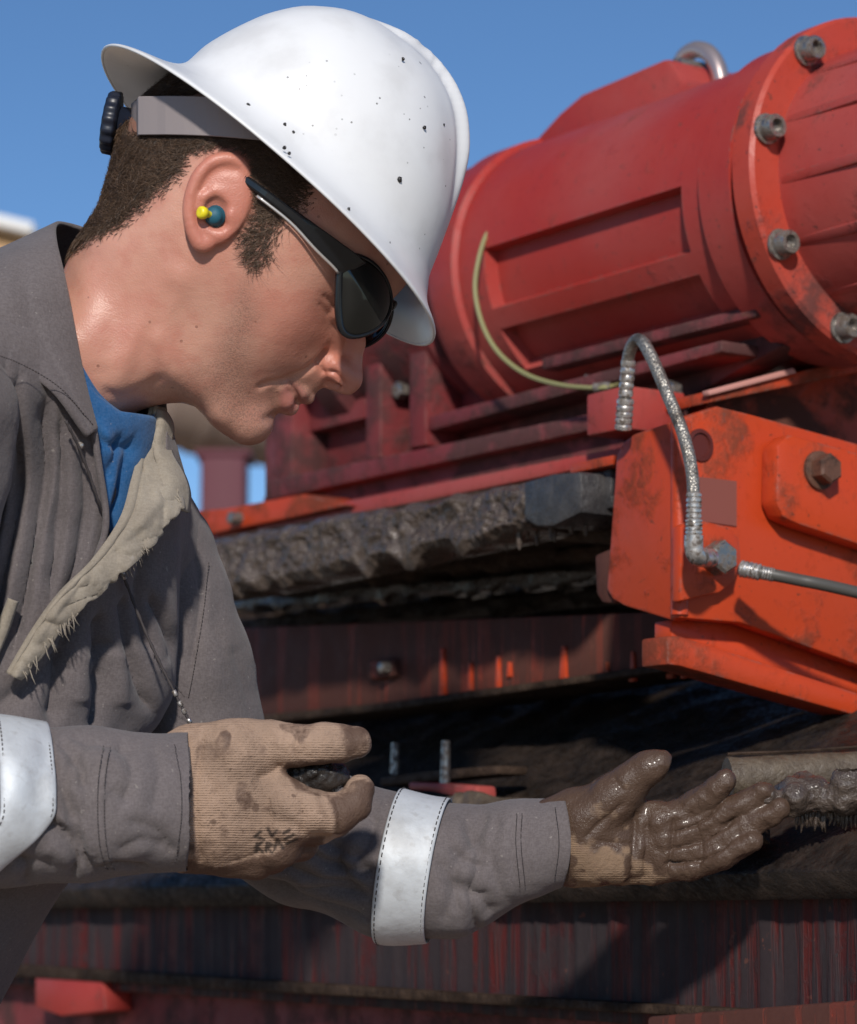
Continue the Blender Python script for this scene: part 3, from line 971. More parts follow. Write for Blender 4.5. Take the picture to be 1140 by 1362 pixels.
def ribbon(P0, P1, thick, n, m=8, bulge=0.0, wav=None):
    """a thick strip between two edge curves (each resampled to n)"""
    A = spline(np.asarray(P0, float), n); B = spline(np.asarray(P1, float), n)
    G = np.zeros((n, m, 3))
    for j in range(m):
        b = j / (m - 1)
        G[:, j] = A * (1 - b) + B * b
        G[:, j, 2] -= bulge * 4 * b * (1 - b)
    if wav is not None: G = wav(G)
    du = np.gradient(G, axis=0); dv = np.gradient(G, axis=1)
    nn = np.cross(du, dv); nn /= np.linalg.norm(nn, axis=2)[:, :, None] + 1e-9
    T, Bk = G + nn * thick / 2, G - nn * thick / 2
    V = np.vstack([T.reshape(-1, 3), Bk.reshape(-1, 3)]); o = n * m; Fc = []
    for i in range(n - 1):
        for j in range(m - 1):
            a, b, c, d = i * m + j, (i + 1) * m + j, (i + 1) * m + j + 1, i * m + j + 1
            Fc.append([a, b, c, d]); Fc.append([o + d, o + c, o + b, o + a])
    for i in range(n - 1):
        for j in (0, m - 1):
            a, b = i * m + j, (i + 1) * m + j
            Fc.append([a, b, o + b, o + a] if j else [b, a, o + a, o + b])
    for j in range(m - 1):
        for i in (0, n - 1):
            a, b = i * m + j, i * m + j + 1
            Fc.append([b, a, o + a, o + b] if i else [a, b, o + b, o + a])
    return V, Fc

def cloth_material(name, base, base2, dirt=0.35, weave=2600, edge=True):
    m = mat(name, base, 0.86, 0, 0.25); t = NT(m)
    n1 = t.noise(7, 5); n2 = t.noise(38, 5, 0.65); n3 = t.noise(5, 4, 0.6)
    c = t.mix(t.ramp(n1, 0.35, 0.7), base, base2)
    c = t.mix(t.math('MULTIPLY', t.ramp(n2, 0.5, 0.8), 0.35), c, tuple(x * 0.62 for x in base))
    c = t.mix(t.math('MULTIPLY', t.ramp(n3, 0.52, 0.72), dirt), c, (0.115, 0.088, 0.066))
    if edge:
        g = t.n.new('ShaderNodeNewGeometry')
        c = t.mix(t.math('MULTIPLY', t.ramp(g.outputs['Pointiness'], 0.53, 0.62), 0.3), c, tuple(min(1, x * 1.7) for x in base))
    g1 = t.noise(900, 2, 0.6, stretch=(1, 1, 0.4)); g2 = t.noise(900, 2, 0.6, stretch=(0.4, 0.4, 1.2))
    grain = t.math('MULTIPLY', t.math('ADD', g1, g2), 0.5)
    c = t.mix(t.ramp(grain, 0.36, 0.64), t.mix(0.13, c, (0, 0, 0)), t.mix(0.035, c, (0.6, 0.58, 0.56)))
    lint = t.math('MULTIPLY', t.ramp(t.noise(330, 1, 0.4), 0.74, 0.77), 0.35)
    c = t.mix(lint, c, (0.33, 0.30, 0.27))
    t.color(c)
    t.bump(grain, 0.0005, 0.5)
    t.bump(t.noise(150, 4, 0.6), 0.0014, 0.4)
    t.b.inputs['Sheen Weight'].default_value = 0.12
    t.b.inputs['Sheen Roughness'].default_value = 0.6
    return m
M['cloth'] = cloth_material('grey_cotton', (0.106, 0.088, 0.089), (0.134, 0.113, 0.114))
M['khaki'] = cloth_material('worn_pale_lining', (0.21, 0.175, 0.135), (0.34, 0.295, 0.235), 0.95)
M['shirt'] = cloth_material('blue_jersey', (0.008, 0.085, 0.24), (0.012, 0.115, 0.30), 0.0, edge=False)
M['tape'] = mat('reflective_silver_tape', (0.50, 0.53, 0.56), 0.5, 0.25)
def tape_material():
    t = NT(M['tape']); n = t.noise(26, 5); n2 = t.noise(140, 3)
    c = t.mix(t.ramp(n, 0.45, 0.75), (0.56, 0.59, 0.62), (0.40, 0.41, 0.42))
    t.color(t.mix(t.math('MULTIPLY', t.ramp(n2, 0.55, 0.75), 0.3), c, (0.22, 0.2, 0.18)))
    t.bump(t.noise(90, 3), 0.0014, 0.45); t.bump(t.noise(1500, 1), 0.0002, 0.3); t.b.inputs['Roughness'].default_value = 0.6
tape_material()
M['thread'] = mat('dark_thread', (0.045, 0.037, 0.037), 0.8)

coverall, CV = build_coverall()
cf = Front(CV, 9.0)

# shirt: chest and a ribbed neck band
def build_shirt():
    fd = Field((20, 420, -200), (235, 800, 160), 4.0)
    fd.cone((62, 545, 5), (62, 690, 5), 140, 132, 20)
    fd.cone((110, 620, 20), (104, 740, 10), 76, 70, 20)
    fd.cone((75, 470, 0), (62, 560, 0), 138, 148, 20)
    NL = [(40, 300), (112, 478), (126, 504), (144, 530), (168, 550), (200, 553), (260, 556), (260, 300)]
    X, Y = np.meshgrid(fd.ax[0], fd.ax[1], indexing='ij'); xy = np.c_[X.ravel(), Y.ravel()].astype(float)
    dd, _, _ = polydist(xy, NL + [NL[0]])
    fd.F = np.maximum(fd.F, np.where(inpoly(xy, NL), dd, -dd).reshape(X.shape)[:, :, None]).astype(np.float32)
    V, Q = keep_largest(*fd.mesh()); V = smooth_verts(V, Q, 3, 0.5); N = vnormals(V, Q)
    V = relief(V, N, [([(150, 570), (160, 620), (150, 700)], 8, 8), ([(175, 580), (150, 640)], 7, -8), ([(190, 580), (165, 660), (140, 740)], 8, -9), ([(130, 560), (150, 590), (185, 600)], 7, -7)])
    o = mesh_obj('undershirt', L(V), Q, M['shirt'], PERSON)
    nb = spline(np.array([(60, 340, -40), (84, 400, -98), (108, 468, -126), (124, 502, -122), (142, 530, -106), (166, 550, -78), (190, 554, -36), (204, 549, 8), (200, 530, 60)], float), 40)
    v, f = tube(nb + np.array([-2, 8, -2]), 11, 10, flat=0.5)
    mesh_obj('neck_band', L(v), f, M['shirt'], o)
build_shirt()

# collar: the leaf on the near shoulder, running round behind the neck
def build_collar():
    ins = [(120, 300, 90), (84, 292, 55), (76, 299, 0), (86, 330, -70), (100, 372, -112), (112, 425, -128), (122, 478, -134), (132, 525, -138), (146, 578, -146)]
    def on(x, y, lift): return (x, y, min(cf(x, y, -100), 60) - lift)
    out = [(70, 360, 165), (20, 322, 110), (-6, 332, 20), (-14, 372, -120), (-4, 430, -190), (14, 492, -205), (52, 503, -200), (98, 532, -190), (140, 586, -168)]
    def wav(G):
        n, m, _ = G.shape
        u = np.linspace(0, 1, n)[:, None]; b = np.linspace(0, 1, m)[None, :]
        G = G.copy()
        G[:, :, 2] -= 15 * np.sin(np.pi * b) ** 0.8 * sstep(u, 0.25, 0.4)      # roll of the fold
        G[:, :, 2] += 6 * np.exp(-((b - 0.30 - 0.25 * u) / 0.07) ** 2) * sstep(u, 0.3, 0.5)
        G[:, :, 0] += 3 * np.sin(u * 11) * b
        return G
    v, f = ribbon(ins, out, 7, 56, 18, 0, wav)
    o = mesh_obj('collar', L(v), f, M['cloth'], coverall)
    sb = o.modifiers.new('smooth', 'SUBSURF'); sb.levels = 1; sb.render_levels = 1
    return o
collar = build_collar()
def seam(path, lift, r=0.55, dash=True):
    """a line of stitches lying on the nearest cloth surface"""
    p = spline(np.array(path, float), 140); parts = []
    for i in range(0, 138, 3):
        parts.append(tube(p[i:i + 3] - np.array([0, 0, lift]), r, 4))
    v, f = join(parts)
    tag(mesh_obj('stitching', L(v), f, M['thread'], coverall), kind='stuff')


seam([(x + 7, y - 8, cf(x, y, -190) - 19) for x, y in ((14, 492), (52, 503), (98, 532), (138, 580))], 0, 0.7)
seam([(10, 380, -137), (12, 440, -200), (22, 486, -214)], 0, 0.7)

# the far front edge turned out: pale worn lining with snaps' tape, crumpled
def build_lapel():
    ins = [(200, 540, 20), (190, 596, -20), (182, 640, -62), (172, 690, -112), (142, 742, -150), (104, 784, -172), (72, 828, -186), (40, 884, -190)]
    out = [(216, 542, 30), (220, 600, 0), (238, 640, -30), (240, 684, -60), (204, 726, -112), (160, 772, -152), (110, 824, -180), (56, 892, -192)]
    def wav(G):
        n, m, _ = G.shape
        u = np.linspace(0, 1, n)[:, None]; b = np.linspace(0, 1, m)[None, :]
        w = 2.0 * np.sin(u * 11 + 1.5 * b) + 3.5 * np.exp(-((b - 0.12) / 0.03) ** 2) - 3.5 * np.exp(-np.abs(b - 0.2) / 0.03) + 9 * np.exp(-((b - 0.45 - 0.25 * np.sin(u * 7)) / 0.16) ** 2) * np.sin(u * 9 + 1) ** 2
        for uu, sl, hh in ((0.28, 0.10, 9), (0.36, -0.08, 7), (0.47, 0.12, 8), (0.55, -0.05, 6), (0.66, 0.09, 7), (0.78, -0.06, 6), (0.9, 0.05, 5)):
            w = w - 0.55 * hh * np.exp(-np.abs(u - uu - sl * (b - 0.5)) / 0.016) * sstep(b, 0.2, 0.9)
        pts = G.reshape(-1, 3); cr = (vnoise(pts / 17, 31) * 4.5 + vnoise(pts / 8, 32) * 1.6 - 6 * crease(pts / np.array([26, 40, 30]), 33)).reshape(n, m) * sstep(b, 0.05, 0.4)
        G = G.copy(); G[:, :, 2] -= 12 + w + cr
        fr = np.zeros_like(b); fr[:, -1] = 1
        un = np.linspace(0, 1, n); fr2 = vnoise(np.c_[un * 55, un * 0, un * 0], 3) * 1.5 + vnoise(np.c_[un * 13, un * 0, un * 0], 4) * 3.5
        G[:, :, :2] += (fr * fr2[:, None])[:, :, None] + (b ** 3 * fr2[:, None] * 0.6)[:, :, None]
        return G
    v, f = ribbon(ins, out, 6, 150, 26, 6, wav)
    o = mesh_obj('lapel', L(v), f, M['khaki'], coverall)
    # torn threads along its lower edge
    e = spline(np.array(out, float), 150); parts = []
    for k in range(120):
        i = int(RNG.integers(40, 149)); 
        if vnoise(np.array([[i / 9.0, 0.3, 0.0]]), 8)[0] < 0.12: continue
        p = e[i] + np.array([RNG.normal(0, 2), RNG.normal(0, 2), -14]); d = np.array([RNG.normal(3, 3), RNG.uniform(2, 20) , RNG.normal(0, 2)])
        parts.append(tube(np.array([p - d * 0.4, p + d * 0.5 + RNG.normal(0, 1.2, 3), p + d]), [0.8, 0.7, 0.3], 4))
    v, f = join(parts); tag(mesh_obj('frayed_thread', L(v), f, M['khaki'], coverall), kind='stuff')
    # loose outer flap with dark holes between the puckers
    i2 = [(209, 545, 20), (206, 590, -4), (214, 628, -26), (208, 664, -58)]
    o2 = [(219, 548, 40), (226, 585, 28), (244, 625, 6), (250, 682, -14)]
    def wav2(G):
        n, m, _ = G.shape
        u = np.linspace(0, 1, n)[:, None]; b = np.linspace(0, 1, m)[None, :]
        G = G.copy(); G[:, :, 2] -= 20 + 7 * np.sin(u * 8 + 3 * b) * b + 1.5 * np.sin(u * 31 - 4 * b); G[:, :, 0] += 6 * np.sin(u * 9) * b
        return G
    v, f = ribbon(i2, o2, 5, 50, 12, 14, wav2)
    mesh_obj('flap', L(v), f, M['khaki'], coverall)
    # torn pale edge of the pocket beside the near sleeve
    i3 = [(40, 790), (26, 826), (12, 862), (0, 900)]; o3 = [(50, 794), (38, 832), (24, 868), (10, 908)]
    i3 = [(x, y, cf(x, y, -180) - 9) for x, y in i3]; o3 = [(x, y, cf(x, y, -180) - 12) for x, y in o3]
    v, f = ribbon(i3, o3, 5, 40, 6, 5); mesh_obj('pocket_edge', L(v), f, M['khaki'], coverall)
    # near front edge: a hem that rolls over
    e = spline(np.array([(142, 572, -166), (148, 620, -160), (156, 690, -146), (148, 730, -150), (131, 774, -168)], float), 30)
    e[:, 2] = [min(cf(x - 6, y, -150), z + 20) - 3 for x, y, z in e]
    v, f = tube(e, 4.5, 8); mesh_obj('hem', L(v), f, M['cloth'], coverall)
    # thin beaded cord hanging from the collar down the chest
    c = spline(np.array([(112, 566), (128, 604), (146, 662), (160, 716), (178, 778), (205, 846), (232, 902), (250, 938), (266, 968)], float), 80)
    z = np.array([cf(x, y, -150) for x, y in c]); z = np.convolve(np.pad(z, 6, 'edge'), np.ones(13) / 13, 'valid')
    c3 = np.c_[c, np.minimum(z, -60) - 16]
    c3[:20, 2] -= 14 * np.linspace(1, 0, 20)
    r = 1.7 + 0.8 * (np.arange(80) % 3 == 0)
    v, f = tube(c3, r, 7); mesh_obj('cord', L(v), f, M['thread'], coverall)
    for k in (33, 36, 62, 66, 69, 73): 
        v, f = tube(c3[k:k + 3], 3.2, 8); mesh_obj('cord_bead', L(v), f, M['steel_bright'], coverall)
    # bright snap on the chest
    v, f = tube(np.array([(126, 596, cf(126, 596) - 4), (126, 596, cf(126, 596) - 10)], float), [5, 4], 12); mesh_obj('snap', L(v), f, M['steel_bright'], coverall)
M['steel_bright'] = mat('bright_steel', (0.62, 0.6, 0.58), 0.28, 1.0)
build_lapel()

# sleeves
near_st = [([(150, 960), (128, 1000), (135, 1060), (160, 1135)], 6, 9, -7), ([(105, 965), (118, 1010), (140, 1060), (152, 1130)], 8, 11, -9), ([(160, 985), (150, 1060), (165, 1120)], 3, -3),
           ([(172, 985), (168, 1060), (176, 1120)], 3, 3), ([(40, 1126), (80, 1112), (112, 1118)], 14, -7), ([(100, 1090), (130, 1108), (150, 1124)], 14, 4), ([(205, 1000), (215, 1040), (210, 1110)], 22, 4),
           ([(185, 1100), (215, 1085), (245, 1100)], 10, -5), ([(100, 940), (96, 1000), (92, 1050)], 7, -10), ([(120, 955), (160, 965), (210, 975)], 9, -6), ([(180, 1020), (205, 1040)], 16, -4), ([(112, 958), (140, 985), (150, 1020)], 5, 8, -10), ([(98, 1050), (125, 1075), (138, 1110), (128, 1138)], 6, 9, -12), ([(118, 1050), (146, 1075), (152, 1110)], 9, 6), ([(105, 1000), (122, 1020), (130, 1050)], 8, 6), ([(158, 1130), (185, 1118), (220, 1128)], 6, 9, -9), ([(186, 962), (205, 1000), (196, 1040)], 6, 10, -6), ([(228, 972), (238, 1010), (230, 1050)], 8, 12, -5), ([(200, 1060), (235, 1075), (255, 1110)], 9, 12, -5), ([(20, 960), (45, 1000), (40, 1040)], 10, -10), ([(60, 1100), (80, 1120), (70, 1150)], 8, -9)]
V1, Q1 = add_sleeve('sleeve', [(-60, 560, -230, 118), (-92, 880, -272, 100), (-70, 1030, -262, 100), (30, 1046, -236, 100), (140, 1048, -205, 93), (262, 1050, -166, 88)],
                    (-260, 420, -400), (275, 1180, -70), near_st, 4.0,
                    extra=lambda fd: (fd.cone((250, 1052, -168), (290, 1050, -160), 78, 80, 3, 'sub'),))
def hem_clip(V, Q, fn):
    keep = fn(V); q = Q[keep[Q].all(1)]
    return V, q
V1[:, 0] = np.minimum(V1[:, 0], 262 + 14 * np.cos((V1[:, 1] - 1045) / 62.0))
s1 = mesh_obj('sleeve', L(V1), Q1, M['cloth'], coverall)
f1 = Front(V1, 8.0)
def seam_on(fr, path, lift=1.0):
    p = spline(np.array(path, float), 60)
    z = np.array([fr(x, y, np.nan) for x, y in p]); ok = ~np.isnan(z)
    if ok.sum() > 8: seam(np.c_[p[ok], z[ok]], lift)
seam_on(f1, [(168, 970), (165, 1020), (166, 1080), (172, 1128)]); seam_on(f1, [(176, 972), (173, 1020), (174, 1080), (180, 1128)])
seam_on(f1, [(252, 972), (262, 1010), (264, 1060), (254, 1122)]);

far_st = [([(640, 1090), (628, 1130), (605, 1165), (612, 1230)], 7, 9, -11), ([(665, 1095), (655, 1140), (668, 1200)], 4, 6, -6), ([(678, 1090), (672, 1140), (684, 1205)], 4, 4),
          ([(600, 1180), (635, 1195), (660, 1230)], 10, -12), ([(612, 1215), (640, 1205), (668, 1190)], 12, 5), ([(585, 1150), (600, 1190), (590, 1240)], 8, -7), ([(618, 1105), (640, 1125)], 6, -6),
          ([(500, 1075), (455, 1120), (440, 1180)], 9, 13, -12), ([(480, 1080), (430, 1110), (400, 1160)], 12, 8), ([(420, 1120), (470, 1150), (495, 1170)], 10, -10), ([(350, 1190), (420, 1195), (490, 1200)], 7, 10, -12),
          ([(380, 1165), (400, 1190)], 9, 8), ([(330, 1160), (380, 1190), (440, 1185)], 11, 8), ([(300, 860), (320, 930), (330, 1000)], 14, -7), ([(285, 740), (292, 820), (302, 900)], 9, 4),
          ([(700, 1085), (698, 1140), (706, 1195)], 3, -3), ([(250, 720), (258, 800), (246, 900)], 5, 7, -8), ([(275, 760), (262, 850), (290, 930)], 16, 6), ([(620, 1092), (640, 1150), (630, 1200), (640, 1262)], 5, 8, -12), ([(648, 1090), (640, 1120), (650, 1150)], 4, 6, -7), ([(600, 1130), (622, 1150), (648, 1160)], 5, 8, -9), ([(604, 1190), (630, 1200), (656, 1196)], 6, 12, -9), ([(470, 1085), (445, 1140), (462, 1190)], 6, 10, -13), ([(500, 1090), (486, 1130), (470, 1150)], 5, 9, -10), ([(400, 1130), (440, 1160), (490, 1165)], 5, 9, -11), ([(360, 1150), (420, 1180), (480, 1190)], 6, 10, -13), ([(300, 1150), (340, 1185), (420, 1215), (490, 1235)], 8, 12, -13), ([(380, 1205), (440, 1225), (500, 1245)], 9, 8), ([(715, 1080), (722, 1130), (716, 1190)], 14, 3)]
far_st = [(q[0],) + tuple(1.25 * w for w in q[1:-1]) + (q[-1] * (0.75 if q[-1] < 0 else 0.6),) for q in far_st]
V2, Q2 = add_sleeve('sleeve', [(178, 745, 185, 98), (225, 900, 190, 98), (258, 1060, 185, 96), (400, 1128, 168, 96), (520, 1170, 150, 96), (600, 1176, 140, 88), (690, 1146, 126, 66), (758, 1131, 112, 60)],
                    (60, 620, 10), (775, 1290, 300), far_st, 4.0,
                    extra=lambda fd: (fd.cone((748, 1132, 113), (800, 1128, 106), 50, 52, 3, 'sub'),))
V2[:, 0] = np.minimum(V2[:, 0], 752 + 10 * np.cos((V2[:, 1] - 1125) / 45.0))
s2 = mesh_obj('sleeve', L(V2), Q2, M['cloth'], coverall)

f2 = Front(V2, 8.0)
seam_on(f2, [(690, 1090), (688, 1130), (694, 1190)]); seam_on(f2, [(697, 1090), (695, 1130), (701, 1188)]); seam_on(f2, [(742, 1082), (746, 1130), (740, 1182)])
seam_on(f2, [(268, 750), (262, 820), (250, 900), (243, 935)]); seam_on(cf, [(206, 870), (222, 900), (243, 930)]); seam_on(cf, [(20, 560), (14, 650), (0, 760)])
# silver tape round the sleeves: rings that follow the cloth, 3 units proud
def tape_ring(V, c0, c1, half, name='reflective_tape', nseg=64, skew=0.0):
    """ring of cloth vertices around the axis c0 (towards c1): cast outwards in the sleeve's own cross-section"""
    ax = np.array(c1, float) - np.array(c0, float); ax /= np.linalg.norm(ax)
    e1 = np.cross(ax, [0, 0, 1.0]); e1 /= np.linalg.norm(e1); e2 = np.cross(ax, e1)
    rel = V - np.array(c0, float)
    s = rel @ ax; a = np.arctan2(rel @ e2, rel @ e1); r = np.sqrt((rel @ e1) ** 2 + (rel @ e2) ** 2)
    m = 7; G = np.zeros((nseg, m, 3))
    for j in range(m):
        sj = -half + 2 * half * j / (m - 1)
        for i in range(nseg):
            ai = -math.pi + 2 * math.pi * i / nseg
            sk = sj + (skew(ai) if callable(skew) else skew * math.sin(ai))
            da = np.abs((a - ai + math.pi) % (2 * math.pi) - math.pi)
            sel = (np.abs(s - sk) < 9) & (da < 0.13) & (r < 150)
            rr = r[sel].mean() if sel.any() else np.nan
            G[i, j] = (sk, ai, rr)
    R = G[:, :, 2]; R = np.where(np.isnan(R), np.nanmedian(R), R)
    for _ in range(2): R = (R + np.roll(R, 1, 0) + np.roll(R, -1, 0)) / 3
    P3 = np.array(c0) + ax * G[:, :, :1] + (np.cos(G[:, :, 1]) * (R + 4.5))[:, :, None] * e1 + (np.sin(G[:, :, 1]) * (R + 4.5))[:, :, None] * e2
    V3 = P3.reshape(-1, 3); Fc = []
    for i in range(nseg):
        i2 = (i + 1) % nseg
        for j in range(m - 1):
            Fc.append([i * m + j, i2 * m + j, i2 * m + j + 1, i * m + j + 1])
    o = mesh_obj(name, L(V3), Fc, M['tape'], coverall)
    so = o.modifiers.new('thickness', 'SOLIDIFY'); so.thickness = 0.0016; so.offset = 1
    sb = o.modifiers.new('smooth', 'SUBSURF'); sb.levels = 1; sb.render_levels = 1
    # stitching along both hems
    for j in (0, m - 1):
        sign = 1 if j == 0 else -1
        ring = P3[:, j] + ax * 5 * sign + (P3[:, j] - (np.array(c0) + ax * G[:, j, :1])) * 0.035
        parts = []
        for i in range(0, nseg):
            q = ring[i] * 0.82 + ring[(i + 1) % nseg] * 0.18; w = ring[i] * 0.25 + ring[(i + 1) % nseg] * 0.75
            parts.append(tube(np.array([q, w]), 0.8, 4))
        v, f = join(parts); tag(mesh_obj('stitching', L(v), f, M['thread'], coverall), kind='stuff')
    return o
tape_ring(V2, (549, 1176, 146), (575, 1180, 142), 36)
tape_ring(V1, (58, 1047, -227), (120, 1048, -211), 35, skew=lambda a: -84 * float(sstep(-math.cos(a), -0.05, 1.0)) * (1 if math.sin(a) > -0.3 else 0.6), nseg=96)

# trousers and boots (mostly below the picture)
def build_legs():
    fd = Field((-480, 1180, -620), (100, 3330, 330), 13.0)
    for z in (-125, 125):
        fd.cone((-200, 1280, z * 0.7), (-110 if z < 0 else -190, 1420, z * 1.15 - 20), 175, 140, 60)
        fd.cone((-78 if z < 0 else -190, 1440, z * 1.15 - 40), (-110, 2200, z - 150), 128, 92, 40)
        fd.cone((-110, 2200, z - 150), (-170, 3120, z - 262), 92, 80, 30)
    fd.cone((-200, 1270, -60), (-200, 1270, 60), 190, 190, 40)
    V, Q = fd.mesh(); V = smooth_verts(V, Q, 3, 0.5); N = vnormals(V, Q)
    V = V + N * (vnoise(V / 90, 31) * 9 + vnoise(V / 40, 32) * 4)[:, None]
    mesh_obj('trousers', L(V), Q, M['cloth'], coverall)
    for z in (-125, 125):
        fd = Field((-320, 2960, z - 400), (140, 3345, z - 150), 9.0)
        zc = z - 275
        fd.cone((-170, 3000, zc + 16), (-170, 3200, zc - 8), 82, 84, 20)
        fd.cone((-170, 3240, zc - 14), (20, 3262, zc - 17), 72, 58, 30)
        fd.put(lambda X, Y, Z: 3318 - 0.0 * X - Y, (-320, 3300, z - 400), (140, 3345, z - 150), 0, 'sub')
        V, Q = fd.mesh(); V = smooth_verts(V, Q, 2, 0.5)
        b = mesh_obj('boot', L(V), Q, M['boot'], PERSON)
        v, f = tube(np.array([(-235, 3312, zc), (-170, 3314, zc - 1), (30, 3314, zc - 2), (70, 3312, zc - 2)], float), [70, 84, 74, 45], 20, flat=1)
        v[:, 1] = 3308 + np.sign(v[:, 1] - 3313) * 14
        mesh_obj('sole', L(v), f, M['thread'], b, smooth=False)
M['boot'] = mat('muddy_leather', (0.10, 0.055, 0.03), 0.6)
build_legs()
# ------------------------------------------------------------------ knitted work gloves
def rib_dir(V): return V[:, 1]

def glove_material(name, mud_col, mud_rough, knit, dark=1.0):
    m = mat(name, knit, 0.85, 0, 0.25); t = NT(m)
    n1 = t.noise(26, 5, 0.65); n2 = t.noise(110, 4, 0.6)
    c = t.mix(t.ramp(n1, 0.4, 0.72), knit, tuple(x * 0.72 for x in knit))
    c = t.mix(t.math('MULTIPLY', t.ramp(n2, 0.52, 0.72), 0.4), c, (0.16, 0.10, 0.072))
    mm = t.attr('mud'); brk = t.noise(60, 5, 0.7)  # on the near glove this mask mixes dirt with painted shade
    mud = t.ramp(t.math('ADD', mm, t.math('MULTIPLY', t.math('SUBTRACT', brk, 0.5), 0.9)), 0.35, 0.62)
    fleck = t.math('MULTIPLY', t.ramp(t.noise(85, 3, 0.5), 0.67, 0.71), 0.8)
    mud = t.math('MAXIMUM', mud, fleck)
    c = t.mix(mud, c, mud_col)
    c = t.mix(t.math('MULTIPLY', t.attr('ink'), 0.85), c, (0.02, 0.016, 0.015))
    t.color(c)
    t.rough(t.math('ADD', t.lerp(mud, 0.88, mud_rough), t.math('MULTIPLY', t.math('SUBTRACT', t.noise(90, 4, 0.7), 0.5), 0.6)))
    if mud_rough < 0.3:
        t.l.new(t.math('MULTIPLY', mud, 0.12), t.b.inputs['Coat Weight']); t.b.inputs['Coat Roughness'].default_value = 0.12
    w = t.n.new('ShaderNodeTexWave'); w.wave_type = 'BANDS'; w.bands_direction = 'Z'
    w.inputs['Scale'].default_value = 215; w.inputs['Distortion'].default_value = 1.6; w.inputs['Detail'].default_value = 2
    w.inputs['Detail Scale'].default_value = 0.4
    t.l.new(t.co, w.inputs['Vector'])
    k = t.math('MULTIPLY', w.outputs['Fac'], t.math('SUBTRACT', 1.0, t.math('MULTIPLY', mud, 1.0)))
    t.bump(t.math('MULTIPLY', k, t.ramp(t.noise(18, 3), 0.3, 0.6)), 0.0006, 0.6)
    t.bump(t.noise(240, 4, 0.7), 0.0018, 0.6)
    t.bump(t.noise(700, 2, 0.6), 0.0008, 0.6)
    return m
M['glove'] = glove_material('tan_knit', (0.105, 0.064, 0.046), 0.55, (0.36, 0.245, 0.178))
M['glove_mud'] = glove_material('mud_soaked_knit', (0.080, 0.049, 0.034), 0.29, (0.235, 0.155, 0.10))

